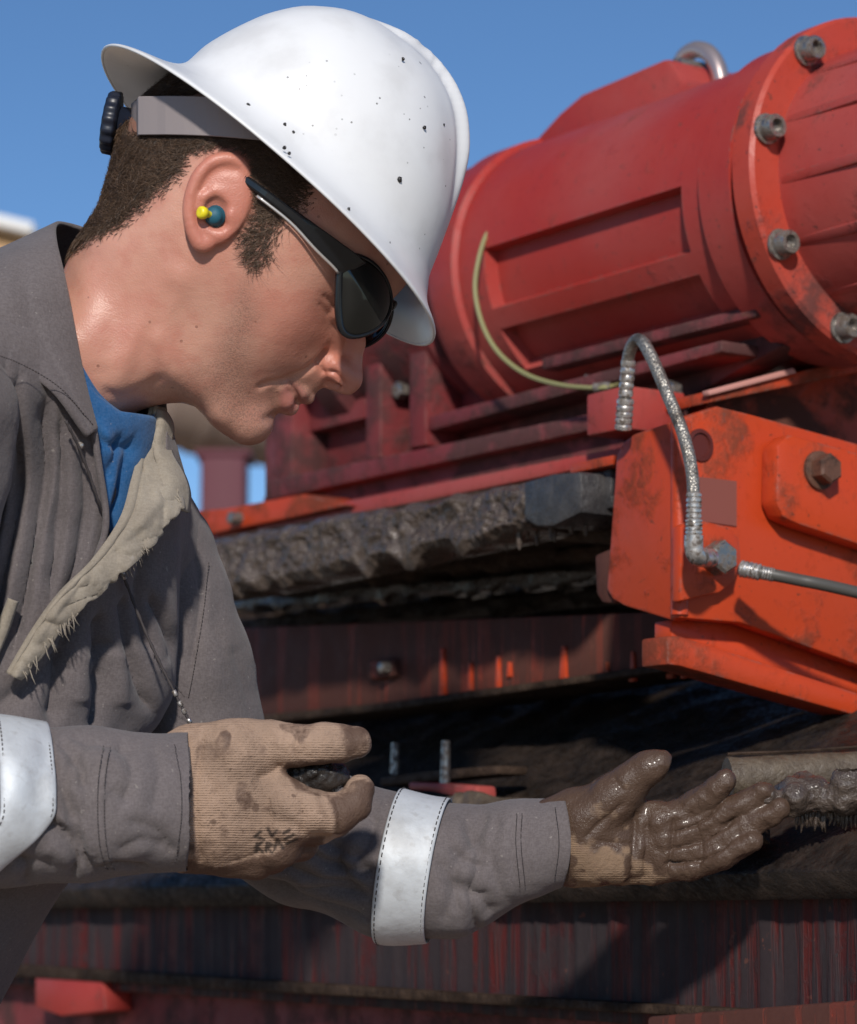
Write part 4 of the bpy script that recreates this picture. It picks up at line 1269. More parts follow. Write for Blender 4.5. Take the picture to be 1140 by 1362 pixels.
def near_glove():
    fd = Field((225, 925, -235), (515, 1180, -30), 2.5)
    z0 = -150
    zs = 0.62
    for a, b, ra, rb in (((268, 1000, z0), (392, 1052, z0 - 6), 44, 31), ((262, 1040, z0), (392, 1078, z0 - 2), 50, 30), ((262, 1075, z0 + 6), (376, 1108, z0 + 8), 50, 30), ((266, 1100, z0 + 12), (346, 1126, z0 + 26), 44, 29)):
        fd.cone(a, b, ra, rb, 14, zs=zs)
    fd.cone((235, 1052, -160), (285, 1052, -152), 80, 78, 14, zs=0.62)                              # knitted wrist
    fd.chain([(282, 1000, z0 - 4, 46), (325, 985, z0 - 8, 37), (372, 977, z0 - 4, 31)], k=16, zs=0.8)  # ball of the thumb
    fd.chain([(372, 977, z0 - 4, 29), (400, 979, z0 - 4, 27), (436, 976, z0 - 2, 25.5), (455, 977, z0, 24), (477, 976, z0 + 4, 20.5)], k=5)
    fd.chain([(392, 1055, z0 - 6, 31), (420, 1063, z0 - 4, 28), (455, 1066, z0 + 2, 26), (474, 1055, z0 + 8, 23), (482, 1037, z0 + 14, 19.5)], k=5)   # index
    fd.chain([(390, 1078, z0 - 2, 29), (428, 1084, z0 + 26, 25), (450, 1080, z0 + 52, 22), (440, 1060, z0 + 74, 19)], k=4)      # middle
    fd.chain([(374, 1108, z0 + 8, 28), (404, 1108, z0 + 42, 24), (412, 1098, z0 + 74, 21), (392, 1078, z0 + 88, 18)], k=4)      # ring
    fd.chain([(344, 1126, z0 + 26, 26), (368, 1128, z0 + 58, 22), (372, 1112, z0 + 84, 19), (354, 1092, z0 + 94, 17)], k=4)     # little
    V, Q = fd.mesh(); V = smooth_verts(V, Q, 2, 0.5); N = vnormals(V, Q)
    st = [([(385, 1003), (372, 1012), (352, 1020)], 7, -4), ([(410, 955), (402, 975), (404, 1000)], 4, -3), ([(405, 1040), (412, 1070), (408, 1092)], 4, -2.5), ([(452, 1045), (458, 1068), (452, 1090)], 4, -3),
          ([(388, 1045), (370, 1050)], 14, 3.5), ([(380, 1085), (362, 1085)], 14, 3.0), ([(300, 960), (330, 1000), (345, 1040)], 14, 2.5), ([(290, 1010), (320, 1060), (350, 1075)], 8, -2.0),
          ([(285, 960), (276, 1040), (282, 1130)], 5, -4), ([(310, 1130), (345, 1120), (385, 1100)], 6, -2.5), ([(425, 958), (420, 976), (424, 998)], 6, 2)]
    V = relief(V, N, st); N = vnormals(V, Q)
    V = V + N * (vnoise(V / 18, 41) * 1.4 + vnoise(V / 8, 42) * 0.5)[:, None]
    g = mesh_obj('glove', L(V), Q, M['glove'], PERSON)
    xy = V[:, :2]
    mud = np.maximum.reduce([0.95 * softpoly(xy, [(255, 1115), (300, 1135), (370, 1115), (400, 1095), (440, 1095), (420, 1160), (260, 1180)], 20),  # dirt along the lower knuckles, with their shade painted in too
                             0.75 * softpoly(xy, [(388, 996), (440, 994), (500, 985), (500, 1010), (400, 1030), (380, 1010)], 10),
                             0.6 * softpoly(xy, [(440, 940), (510, 940), (510, 1000), (460, 1000)], 26), 0.72 * softpoly(xy, [(440, 1040), (510, 1015), (510, 1100), (450, 1100)], 16),
                             0.95 * sstep(V[:, 2], -125, -95), 0.5 * sstep(vnoise(V / 24, 9), 0.05, 0.5), 0.42 * sstep(xy[:, 1], 1040, 1120)])  # last term darkens the lower side: shade put in as mud colour
    ink = np.zeros(len(V))
    for s in ([(357, 1086), (350, 1093), (361, 1097)], [(366, 1082), (371, 1092)], [(371, 1092), (378, 1084)], [(352, 1102), (350, 1114)], [(350, 1108), (358, 1101)], [(351, 1107), (359, 1114)],
              [(365, 1101), (363, 1113)], [(365, 1101), (372, 1104), (364, 1107), (371, 1114)], [(378, 1096), (374, 1110)], [(378, 1096), (385, 1108)], [(377, 1104), (383, 1104)], [(386, 1088), (394, 1084)], [(388, 1096), (399, 1090)], [(390, 1102), (402, 1097)]):
        d, _, _ = polydist(xy, s); ink = np.maximum(ink, sstep(2.9 - d, 0, 1.6))
    ink *= sstep(-N[:, 2], 0.1, 0.3)
    attr(g, 'mud', mud); attr(g, 'ink', ink)

def far_glove():
    fd = Field((715, 985, 40), (1075, 1220, 190), 2.5)
    z0 = 112
    for a, b, ra, rb in (((770, 1095, z0), (885, 1104, z0 - 4), 36, 27), ((768, 1120, z0), (893, 1128, z0 - 6), 42, 26), ((768, 1142, z0), (890, 1150, z0 - 4), 42, 26), ((774, 1156, z0), (880, 1168, z0 + 4), 36, 24)):
        fd.cone(a, b, ra, rb, 12, zs=0.66)
    fd.cone((735, 1130, z0), (785, 1130, z0), 56, 58, 12, zs=0.72)
    fd.ball((812, 1152, z0 - 18), (52, 34, 22), 14)                                        # heel of the palm
    fd.chain([(790, 1100, z0 - 8, 40), (826, 1068, z0 - 16, 32), (846, 1048, z0 - 22, 25), (868, 1028, z0 - 30, 21), (882, 1020, z0 - 34, 17)], k=12)     # thumb
    fd.chain([(885, 1106, z0 - 4, 25), (918, 1094, z0 - 2, 22), (950, 1070, z0 - 16, 19), (974, 1046, z0 - 28, 15)], k=3)
    fd.chain([(893, 1128, z0 - 6, 25), (942, 1110, z0 - 10, 22), (988, 1086, z0 - 24, 19), (1024, 1062, z0 - 36, 14.5)], k=3)
    fd.chain([(890, 1150, z0 - 4, 25), (948, 1136, z0 - 16, 21.5), (1002, 1108, z0 - 30, 18.5), (1046, 1084, z0 - 42, 14.5)], k=3)
    fd.chain([(880, 1168, z0 + 4, 23), (926, 1164, z0 - 14, 19.5), (970, 1148, z0 - 34, 17.5), (1008, 1126, z0 - 46, 14)], k=3)
    V, Q = fd.mesh(); V = smooth_verts(V, Q, 2, 0.5); N = vnormals(V, Q)
    st = [([(852, 1085), (850, 1130), (846, 1180)], 5, -5), ([(868, 1100), (866, 1150), (862, 1188)], 4, -3), ([(835, 1075), (800, 1105), (780, 1125)], 6, -4), ([(905, 1095), (900, 1140), (893, 1180)], 5, -4),
          ([(896, 1116), (936, 1104), (966, 1078)], 3, -5), ([(898, 1140), (950, 1122), (992, 1092)], 3, -6), ([(892, 1160), (940, 1152), (980, 1126)], 3, -6), ([(925, 1085), (940, 1130), (935, 1170)], 4, -3), ([(800, 1128), (850, 1132)], 5, -3), ([(820, 1040), (835, 1060)], 4, -2.5)]
    V = relief(V, N, st); N = vnormals(V, Q)
    tip = sstep(V[:, 0], 850, 905)
    V = V + N * (vnoise(V / 16, 51) * 1.5 + (vnoise(V / 5, 52) * 0.8 + vnoise(V / 13, 53) * 1.8) * tip + 1.0 * tip)[:, None]
    g = mesh_obj('glove', L(V), Q, M['glove_mud'], PERSON)
    xy = V[:, :2]
    clean = softpoly(xy, [(762, 1128), (800, 1130), (846, 1128), (842, 1190), (765, 1200)], 26)
    part = softpoly(xy, [(840, 1150), (935, 1165), (935, 1200), (840, 1200)], 10)
    attr(g, 'mud', np.clip(1.0 + 0.45 * vnoise(V / 15, 77) * sstep(930 - xy[:, 0], 0, 60) + 0.2 * vnoise(V / 6, 78) * clean - 0.85 * clean - 0.42 * part * (1 - clean) - 0.3 * softpoly(xy, [(755, 1070), (840, 1050), (830, 1100), (760, 1130)], 15), 0, 1)); attr(g, 'ink', np.zeros(len(V)))
near_glove(); far_glove()

# dark wet lump of cuttings held between thumb and fingers
def build_lump():
    fd = Field((380, 985, -190), (490, 1075, -50), 2.5)
    fd.ball((424, 1020, -120), (44, 27, 30), 4)
    for i in range(26):
        a = RNG.normal(0, 1, 3); a /= np.linalg.norm(a)
        fd.ball(np.array([430, 1022, -120]) + a * np.array([32, 22, 28]), RNG.uniform(5, 10), 2)
    V, Q = fd.mesh(); N = vnormals(V, Q)
    V = V + N * (vnoise(V / 6, 61) * 2.2)[:, None]
    o = mesh_obj('mud_lump', L(V), Q, M['wetmud'], None, loc=L((430, 1040, -120)))
    tag(o, 'dark wet lump of drill cuttings pinched between thumb and finger of the tan glove', 'mud lump')
build_lump()
# ------------------------------------------------------------------ the machine: its long axis runs away to the left, its end faces right
MA = np.array([-0.573, 0.819, 0.0]); MA /= np.linalg.norm(MA)      # along the machine, away to the left
MB = np.array([0.819, 0.573, 0.0]); MB /= np.linalg.norm(MB)       # across it, away to the right
MZ = np.array([0.0, 0.0, 1.0])
CORNER = P(905, 700, 2.05)
def ray(px, py):
    return AX_R * (px - 570.0) / F_PX + AX_U * (681.0 - py) / F_PX + AX_D
def hit(px, py, n, off):
    r = ray(px, py); return CAM + r * (((CORNER - CAM) @ n + off) / (r @ n))
def FP(px, py, t=0.0): return hit(px, py, MB, t)       # on the long side, t metres in from the corner
def EP(px, py, s=0.0): return hit(px, py, MA, s)       # on the end face
def HPt(px, py, z): r = ray(px, py); return CAM + r * ((z - CAM[2]) / r[2])   # at a height

def paint_material(name, base, faded, mudamt=0.25, rough=0.42, streak=0.0, mudc=(0.05, 0.036, 0.03), scale=1.0, wear=0.0):
    m = mat(name, base, rough, 0, 0.5); t = NT(m)
    n1 = t.noise(4 * scale, 5); n2 = t.noise(22 * scale, 6, 0.68); n3 = t.noise(120 * scale, 4, 0.6)
    c = t.mix(t.ramp(n1, 0.32, 0.7), base, faded)
    c = t.mix(t.math('MULTIPLY', t.ramp(n3, 0.55, 0.78), 0.35), c, tuple(x * 0.5 for x in base))
    wash = t.ramp(t.math('ADD', n2, t.math('MULTIPLY', n1, 0.5)), 0.95 - mudamt, 1.15 - mudamt)
    mud = wash
    if streak:
        sn = t.noise(9 * scale, 5, 0.6, stretch=(4.2, 4.2, 0.32)); sn2 = t.noise(30 * scale, 4, 0.6, stretch=(4, 4, 0.16))
        s = t.ramp(t.math('ADD', sn, t.math('MULTIPLY', sn2, 0.4)), 0.78 - streak * 0.3, 0.92 - streak * 0.3)
        mud = t.math('MAXIMUM', t.math('MULTIPLY', wash, 0.8), s)
    c = t.mix(t.math('MULTIPLY', mud, 0.88), c, t.mix(n3, mudc, tuple(x * 0.55 for x in mudc)))
    sp = t.ramp(t.noise(190 * scale, 2, 0.5), 0.69, 0.72)
    c = t.mix(t.math('MULTIPLY', sp, 0.8), c, tuple(x * 0.8 for x in mudc))
    if wear:
        bv = t.n.new('ShaderNodeBevel'); bv.samples = 4; bv.inputs['Radius'].default_value = 0.0035
        g = t.n.new('ShaderNodeNewGeometry'); dp = t.n.new('ShaderNodeVectorMath'); dp.operation = 'DOT_PRODUCT'
        t.l.new(bv.outputs['Normal'], dp.inputs[0]); t.l.new(g.outputs['Normal'], dp.inputs[1])
        e = t.math('MULTIPLY', t.ramp(t.math('SUBTRACT', 1.0, dp.outputs['Value']), 0.02, 0.12), t.ramp(t.noise(75, 5, 0.7), 0.5, 0.58))
        c = t.mix(t.math('MULTIPLY', e, wear), c, (0.20, 0.12, 0.10))
    chip = t.ramp(t.noise(46 * scale, 4, 0.62), 0.68, 0.70)
    c = t.mix(t.math('MULTIPLY', chip, 0.6), c, (0.14, 0.05, 0.035))
    t.color(c)
    t.b.inputs['Specular IOR Level'].default_value = 0.35
    t.rough(t.math('ADD', t.lerp(mud, rough, 0.78), t.math('MULTIPLY', t.math('SUBTRACT', n2, 0.5), 0.5)))
    t.bump(n3, 0.0008, 0.35); t.bump(mud, 0.0015, 0.5)
    return m
M['red'] = paint_material('red_enamel', (0.36, 0.029, 0.021), (0.37, 0.075, 0.064), 0.12, 0.5, 0.0, (0.19, 0.055, 0.045), 1.0, 0.7)
M['maroon'] = paint_material('dusty_dark_red', (0.17, 0.020, 0.022), (0.20, 0.050, 0.052), 0.30, 0.6, 0.0, (0.08, 0.036, 0.034), 1.0, 0.6)
M['paleprimer'] = mat('bare_worn_steel', (0.62, 0.50, 0.46), 0.32, 0.75)
M['flangered'] = paint_material('flange_red', (0.44, 0.042, 0.018), (0.42, 0.07, 0.05), 0.2, 0.42, 0.0, (0.12, 0.045, 0.04))
M['orange'] = paint_material('orange_red_enamel', (0.50, 0.052, 0.012), (0.42, 0.052, 0.018), 0.24, 0.40, 0.0, (0.20, 0.045, 0.02), 1.0, 0.8)
M['muddy_red'] = paint_material('mud_streaked_red', (0.40, 0.05, 0.018), (0.28, 0.03, 0.018), 0.42, 0.5, 0.8, (0.062, 0.036, 0.028), 1.4)
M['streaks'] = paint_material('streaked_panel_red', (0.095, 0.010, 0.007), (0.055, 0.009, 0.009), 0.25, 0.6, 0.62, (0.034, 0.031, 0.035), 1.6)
M['mudcake'] = mud_material('grey_brown_mud', (0.058, 0.041, 0.032), (0.105, 0.079, 0.063), 0.08, 0.42, 1.6, 0.006, 0.3)
M['darkmud'] = mud_material('dark_oily_mud', (0.026, 0.016, 0.011), (0.070, 0.045, 0.032), 0.55, 0.95, 1.2, 0.006, 0.0, 0.12)
M['traymud'] = mud_material('black_oily_mud', (0.013, 0.009, 0.007), (0.038, 0.026, 0.020), 0.35, 0.8, 1.6, 0.005, 0.0, 0.25)
M['olivemud'] = mud_material('olive_brown_mud', (0.085, 0.062, 0.042), (0.13, 0.098, 0.066), 0.3, 0.65, 2.0, 0.004)
M['steel'] = mat('dull_steel', (0.34, 0.32, 0.30), 0.42, 0.85)
def dirty_steel(m):
    t = NT(m); base = tuple(m.node_tree.nodes['Principled BSDF'].inputs['Base Color'].default_value[:3])
    n = t.noise(180, 5, 0.65); d = t.ramp(n, 0.42, 0.6)
    t.color(t.mix(d, base, (0.10, 0.078, 0.062))); t.rough(t.lerp(d, 0.3, 0.7))
    l = t.math('SUBTRACT', 1.0, d); t.l.new(t.math('MULTIPLY', l, 0.9), t.b.inputs['Metallic']); t.bump(n, 0.0006, 0.4)
dirty_steel(M['steel']); dirty_steel(M['steel_bright'])
M['blacksteel'] = mud_material('black_steel', (0.035, 0.034, 0.036), (0.07, 0.066, 0.066), 0.25, 0.5, 2.0, 0.003)

def machine_thing(name, loc, label, cat, group=None): return empty(name, loc, label, cat, group)

def lathe(c, ax, rows, seg=48, ref=MZ, phase=0.0):
    """rows: (distance along ax, radius)"""
    ax = np.asarray(ax, float); ax = ax / np.linalg.norm(ax)
    e1 = ref - ax * (ref @ ax); e1 /= np.linalg.norm(e1); e2 = np.cross(ax, e1)
    V = [c + ax * s + r * (math.cos(2 * math.pi * k / seg + phase) * e1 + math.sin(2 * math.pi * k / seg + phase) * e2) for s, r in rows for k in range(seg)]
    n = len(rows)
    Fc = [[i * seg + k, i * seg + (k + 1) % seg, (i + 1) * seg + (k + 1) % seg, (i + 1) * seg + k] for i in range(n - 1) for k in range(seg)]
    Fc.append(list(range(seg))[::-1]); Fc.append([(n - 1) * seg + k for k in range(seg)])
    return np.array(V), Fc

def auto_smooth(o, ang=35):
    me = o.data
    me.polygons.foreach_set('use_smooth', [True] * len(me.polygons))
    me.update()
    bm = bmesh.new(); bm.from_mesh(me)
    for e in bm.edges:
        if len(e.link_faces) == 2: e.smooth = e.calc_face_angle(0) < math.radians(ang)
        else: e.smooth = False
    bm.to_mesh(me); bm.free()
    return o

def part(name, vf, m, parent, ang=35, smooth=True):
    o = mesh_obj(name, vf[0], vf[1], m, parent, smooth=smooth)
    return auto_smooth(o, ang) if smooth else o

def mud_skin(name, corners, nu, nv, m, parent, normal, amp, seed, thick=0.02, drip=0.0, scale=0.02):
    """a thick, lumpy slab over a four-sided patch (corners: top-left, top-right, bottom-right, bottom-left)"""
    tl, tr, br, bl = [np.asarray(c, float) for c in corners]; normal = np.asarray(normal, float)
    u = np.linspace(0, 1, nu)[:, None, None]; v = np.linspace(0, 1, nv)[None, :, None]
    G = (tl * (1 - u) + tr * u) * (1 - v) + (bl * (1 - u) + br * u) * v
    p = G.reshape(-1, 3)
    d = vnoise(p / scale, seed) * 0.55 + vnoise(p / (scale * 0.45), seed + 1) * 0.3 + vnoise(p / (scale * 0.2), seed + 2) * 0.18
    d = d + 0.5 * np.maximum(0, vnoise(p / (scale * 1.6), seed + 5))
    d = d.reshape(nu, nv, 1) * amp
    edge = np.minimum(1, np.minimum(v, 1 - v) * 7)
    Fr = G + normal * (d * (0.35 + 0.65 * edge)) - normal * (1 - edge) * amp * 0.8
    if drip:
        uu = np.linspace(0, 1, nu)
        L_ = np.linalg.norm(tr - tl)
        dn = np.maximum(0, vnoise(np.c_[uu * L_ / 0.012, uu * 0, uu * 0], seed + 7)) ** 1.5 * drip + vnoise(np.c_[uu * L_ / 0.03, uu * 0, uu * 0], seed + 8) * drip * 0.4
        tn = vnoise(np.c_[uu * L_ / 0.016, uu * 0, uu * 0], seed + 9) * drip * 0.25
        Fr = Fr - MZ * (dn[:, None, None] * sstep(v, 0.6, 1.0)) + MZ * (tn[:, None, None] * sstep(1 - v, 0.6, 1.0))
    Bk = G - normal * thick
    V = np.vstack([Fr.reshape(-1, 3), Bk.reshape(-1, 3)]); o = nu * nv; Fc = []
    for i in range(nu - 1):
        for j in range(nv - 1):
            a, b, c, e = i * nv + j, (i + 1) * nv + j, (i + 1) * nv + j + 1, i * nv + j + 1
            Fc.append([e, c, b, a])
    for i in range(nu - 1):
        for j in (0, nv - 1):
            a, b = i * nv + j, (i + 1) * nv + j
            Fc.append([a, b, o + b, o + a] if j == 0 else [b, a, o + a, o + b])
    for j in range(nv - 1):
        for i in (0, nu - 1):
            a, b = i * nv + j, i * nv + j + 1
            Fc.append([b, a, o + a, o + b] if i == 0 else [a, b, o + b, o + a])
    Fc.append([o, o + nv - 1, o + nu * nv - 1, o + (nu - 1) * nv][::-1])
    return mesh_obj(name, V, Fc, m, parent)

# ---- vibrator motor
def build_motor():
    C0 = P(1162, 256, 2.22)
    root = machine_thing('vibrator_motor', C0 - MZ * 0.13 + MA * 0.15, 'big round red vibrator motor with a bolted end flange high on the machine', 'motor')
    R = 0.130
    # housing: a drum with two long sunk panels on the near side
    def housing():
        e1 = MZ; e2 = np.cross(MA, MZ)
        prof = [(0.018, 0.03), (0.020, R - 0.012), (0.022, R), (0.058, R), (0.062, R - 0.006), (0.085, R - 0.006), (0.087, R - 0.006), (0.12, R - 0.006), (0.20, R - 0.006), (0.28, R - 0.006), (0.345, R - 0.006), (0.347, R - 0.006), (0.385, R - 0.006), (0.388, R - 0.001), (0.42, R - 0.001), (0.436, R - 0.008), (0.446, R - 0.022), (0.45, 0.03)]
        def row(a0):
            return [(s, r - (0.013 if (0.086 <= s <= 0.346 and inside(a0)) else 0.0)) for s, r in prof]
        def inside(a0): return any(lo < a0 < hi for lo, hi in PK)
        angs = sorted(set([round(k * 2 * math.pi / 96, 5) for k in range(96)] + [q for lo, hi in PK for q in (lo - 0.004, lo + 0.004, hi - 0.004, hi + 0.004)]))
        V, Fc = [], []
        for a0 in angs:
            e = math.cos(a0) * e1 - math.sin(a0) * e2
            for s, r in row(a0): V.append(C0 + MA * s + e * r)
        m = len(prof); n = len(angs)
        for i in range(n):
            j = (i + 1) % n
            for k in range(m - 1): Fc.append([i * m + k, i * m + k + 1, j * m + k + 1, j * m + k])
        Fc.append([i * m for i in range(n)]); Fc.append([i * m + m - 1 for i in range(n)][::-1])
        return np.array(V), Fc
    PK = [(math.radians(88), math.radians(112)), (math.radians(121), math.radians(140))]
    part('housing', housing(), M['red'], root)
    part('flange', lathe(C0, MA, [(-0.012, R - 0.03), (-0.012, R + 0.004), (-0.009, R + 0.007), (0.010, R + 0.007), (0.015, R), (0.02, R - 0.01)], 72), M['flangered'], root)
    part('end_cover', lathe(C0, MA, [(-0.30, 0.02), (-0.30, 0.085), (-0.27, 0.100), (-0.012, R - 0.020), (-0.010, R - 0.03)], 72), M['red'], root)
    up = MZ; sd = np.cross(MA, MZ)
    for k in range(14):                                     # axial ribs of the end cover
        a = math.radians(k * 360 / 14 + 8)
        e = math.cos(a) * up + math.sin(a) * sd; w = -math.sin(a) * up + math.cos(a) * sd
        o0 = C0 + e * 0.098 - MA * 0.013 - w * 0.004
        part('rib', boxm(o0, -MA * 0.24, w * 0.008, e * 0.012, 0.0015), M['red'], root)
    for ad in (-40, -77, -118, -157, -195, -232, -268, -305, 0):   # socket bolts round the flange
        a = math.radians(ad)
        e = math.cos(a) * up + math.sin(a) * sd
        c = C0 + e * (R - 0.004) - MA * 0.012
        b = part('bolt', lathe(c, -MA, [(0, 0.0112), (0.001, 0.012), (0.003, 0.012), (0.0035, 0.0095), (0.013, 0.0095), (0.0145, 0.0086), (0.0145, 0.0055), (0.009, 0.005), (0.009, 0.0005)], 24), M['steel'], root)
    # raised hump on top with its lid, two small bolts and the lifting eye
    hs = [(700, 196), (742, 150), (772, 124), (884, 76), (893, 84), (908, 108), (962, 112), (985, 190), (930, 300), (770, 300), (735, 215)]
    n = hit  # outline laid on the plane along the motor's axis, just in front of its centre line
    n1 = np.cross(MA, MZ); n1 /= np.linalg.norm(n1)
    off = (C0 - CORNER) @ MB
    pts = [FP(x, y, off - 0.03) for x, y in hs]
    part('terminal_box', plate(pts, MB, 0.10, 0.006), M['red'], root)
    for x, y in ((774, 126), (884, 78)):
        c = FP(x, y, off + 0.0)
        part('lid_bolt', lathe(c - MZ * 0.006, MZ, [(0, 0.006), (0.012, 0.006), (0.014, 0.004)], 12), M['orange'], root)
    lug = [FP(x, y, off - 0.012) for x, y in ((893, 78), (905, 76), (917, 101), (906, 106))]
    part('lid_edge', plate(lug, MB, 0.03, 0.001), M['steel'], root)
    pe = spline(np.array([FP(x, y, off + 0.01) for x, y in ((908, 110), (906, 86), (914, 72), (929, 66), (944, 72), (954, 88), (960, 112))]), 26)
    part('lifting_eye', tube(pe, 0.0075, 12), M['paleprimer'], root)
    return C0, root, off, R
C0, motor, MOFF, MR = build_motor()

# second, farther housing half hidden by the hat
def build_gearbox():
    c = C0 + MA * 0.455 + MZ * 0.006
    root = machine_thing('gear_housing', c - MZ * 0.1, 'dusty dark red gear housing behind the hard hat at the far end of the motor', 'housing')
    part('drum', lathe(c, MA, [(0.0, 0.05), (0.002, 0.112), (0.008, 0.118), (0.16, 0.118), (0.17, 0.126), (0.20, 0.126), (0.21, 0.11), (0.30, 0.09), (0.31, 0.02)], 64), M['maroon'], root)
    part('cap', lathe(c + MZ * 0.108 + MA * 0.07, MZ, [(0, 0.045), (0.012, 0.045), (0.016, 0.04), (0.018, 0.01)], 32), M['red'], root)
    for k in range(8):
        a = math.radians(45 * k + 10)
        e = math.cos(a) * MZ + math.sin(a) * np.cross(MA, MZ)
        part('bolt', lathe(c + MA * 0.17 + e * 0.121, -MA, [(0, 0.006), (0.008, 0.006), (0.009, 0.004)], 6), M['steel'], root)
build_gearbox()

# thin cable drooping across the motor
def build_cable():
    pts = np.array([FP(x, y, MOFF - t) for x, y, t in ((668, 296, 0.11), (650, 308, 0.120), (638, 340, 0.13), (632, 385, 0.135), (642, 432, 0.135), (664, 470, 0.133), (700, 498, 0.13), (745, 512, 0.13), (790, 516, 0.128), (812, 514, 0.12), (822, 512, 0.10))])
    root = machine_thing('cable', pts[5], 'thin yellow-green cable drooping in an arc across the dark red motor', 'cable')
    part('wire', tube(spline(pts, 60), 0.0021, 8), mat('olive_cable', (0.26, 0.25, 0.11), 0.5), root)
    part('end_clip', tube(np.array([pts[-3], pts[-2]]), 0.0042, 10), M['steel'], root)
build_cable()

# ---- base under the motor: web, stiffeners, ledges
def quad_plate(pts, t, thick, bev, m, name, root):
    return part(name, plate([FP(x, y, t) for x, y in pts], MB, thick, bev), m, root, 30)
def build_base():
    root = machine_thing('motor_base', FP(600, 640, 0.12), 'dark red fabricated base with ledges and stiffeners under the motor', 'machine base')
    quad_plate([(352, 480), (480, 430), (600, 395), (860, 350), (1040, 460), (860, 560), (352, 678)], 0.155, 0.03, 0.002, M['maroon'], 'web', root)
    # upright stiffeners
    for x0, x1, y0, y1 in ((366, 388, 500, 655), (486, 506, 448, 612), (544, 566, 430, 596)):
        quad_plate([(x0, y0), (x1, y0 - 6), (x1, y1 - 4), (x0, y1)], 0.115, 0.04, 0.002, M['maroon'], 'stiffener', root)
    # deep pocket between the stiffeners: frame bars round it
    quad_plate([(506, 452), (545, 440), (545, 470), (506, 482)], 0.13, 0.025, 0.002, M['maroon'], 'bar', root)
    quad_plate([(388, 512), (486, 482), (486, 556), (388, 580)], 0.135, 0.02, 0.002, M['maroon'], 'bar', root)
    quad_plate([(566, 446), (830, 372), (830, 400), (566, 476)], 0.125, 0.03, 0.003, M['maroon'], 'bar', root)
    # long ledges
    for (a, b, dy0, dy1, t, th, m) in (((352, 640), (850, 536), 26, 22, 0.105, 0.055, M['maroon']), ((340, 690), (850, 590), 22, 18, 0.080, 0.075, M['red']), ((560, 556), (960, 452), 20, 16, 0.118, 0.05, M['maroon']), ((720, 476), (1005, 405), 16, 16, 0.125, 0.035, M['maroon'])):
        quad_plate([a, b, (b[0], b[1] + dy1), (a[0], a[1] + dy0)], t, th, 0.002, m, 'ledge', root)
    quad_plate([(350, 660), (830, 556), (830, 620), (350, 712)], 0.12, 0.03, 0.002, M['maroon'], 'lower_web', root)
    quad_plate([(780, 525), (832, 512), (832, 570), (780, 580)], 0.05, 0.06, 0.002, M['red'], 'bracket', root)
    for x, y in ((538, 520), (402, 612), (790, 512), (900, 520)):
        part('bolt', lathe(FP(x, y, 0.135), -MB, [(0, 0.008), (0.009, 0.008), (0.010, 0.006)], 6), M['steel'], root, 20)
build_base()

# ---- orange beam ends low on the left
def build_crossbeam():
    root = machine_thing('cross_beam', FP(340, 690, 0.05), 'bright orange beam end between the coverall shoulder and the muddy deck', 'beam')
    quad_plate([(250, 680), (300, 676), (402, 657), (462, 672), (380, 690), (270, 712), (250, 706)], 0.07, 0.05, 0.002, M['orange'], 'flange', root)
    quad_plate([(250, 706), (420, 680), (420, 730), (250, 760)], 0.10, 0.03, 0.002, M['orange'], 'web', root)
    part('bolt', lathe(FP(320, 690, 0.07), -MB, [(0, 0.006), (0.012, 0.006), (0.013, 0.004)], 10), M['steel'], root)
build_crossbeam()

# ---- mud-caked deck: front edge, end block, slats below
def build_deck():
    root = machine_thing('screen_deck', FP(560, 740, 0.1), 'long deck edge caked in glistening grey-brown mud under the motor', 'screen deck')
    c = [FP(x, y, 0.0) for x, y in ((278, 716), (700, 640), (700, 706), (296, 790))]
    mud_skin('mud_crust', c, 330, 56, M['mudcake'], root, -MB, 0.009, 71, 0.05, 0.012, 0.015)
    c = [FP(x, y, 0.004) for x, y in ((255, 724), (720, 640), (720, 652), (255, 738))]
    quad_plate([(240, 722), (800, 622), (800, 690), (240, 786)], 0.035, 0.30, 0.004, M['darkmud'], 'deck_plate', root)
    # end block of bare black steel, broken mud on it
    quad_plate([(696, 641), (735, 630), (772, 627), (772, 682), (735, 700), (712, 700), (696, 690)], -0.004, 0.05, 0.003, M['blacksteel'], 'end_block', root)
    quad_plate([(768, 634), (812, 622), (812, 676), (768, 690)], 0.02, 0.05, 0.003, M['blacksteel'], 'end_block', root)
    quad_plate([(758, 617), (815, 605), (815, 618), (758, 630)], 0.012, 0.05, 0.001, M['orange'], 'lip', root)
    quad_plate([(690, 706), (815, 676), (815, 722), (700, 716)], 0.05, 0.10, 0.004, M['darkmud'], 'end_foot', root)
    for i, (y0, y1, t) in enumerate(((748, 722, 0.12), (776, 752, 0.16), (806, 778, 0.20))):
        c = [FP(x, y, t) for x, y in ((300, y0 + 18), (830, y1), (830, y1 + 15), (300, y0 + 36))]
        mud_skin('slat', c, 110, 8, M['darkmud'] if i != 1 else M['mudcake'], root, -MB, 0.006, 80 + i * 3, 0.05, 0.010, 0.03)
    quad_plate([(240, 780), (860, 690), (860, 840), (240, 860)], 0.30, 0.03, 0, M['darkmud'], 'back_plate', root)
    # hanging drops of mud
    for k in range(26):
        x = RNG.uniform(320, 800); y0 = 786 - (x - 300) * 0.195 + RNG.uniform(-3, 4)
        p = FP(x, y0, 0.006 + RNG.uniform(0, .03)); ln = RNG.uniform(0.004, 0.014)
        v, f = tube(np.array([p + MZ * 0.006, p, p - MZ * ln * 0.6, p - MZ * ln]), [0.003, 0.0024, 0.0019, 0.0006], 7)
        part('mud_drip', (v, f), M['mudcake'], root)
build_deck()

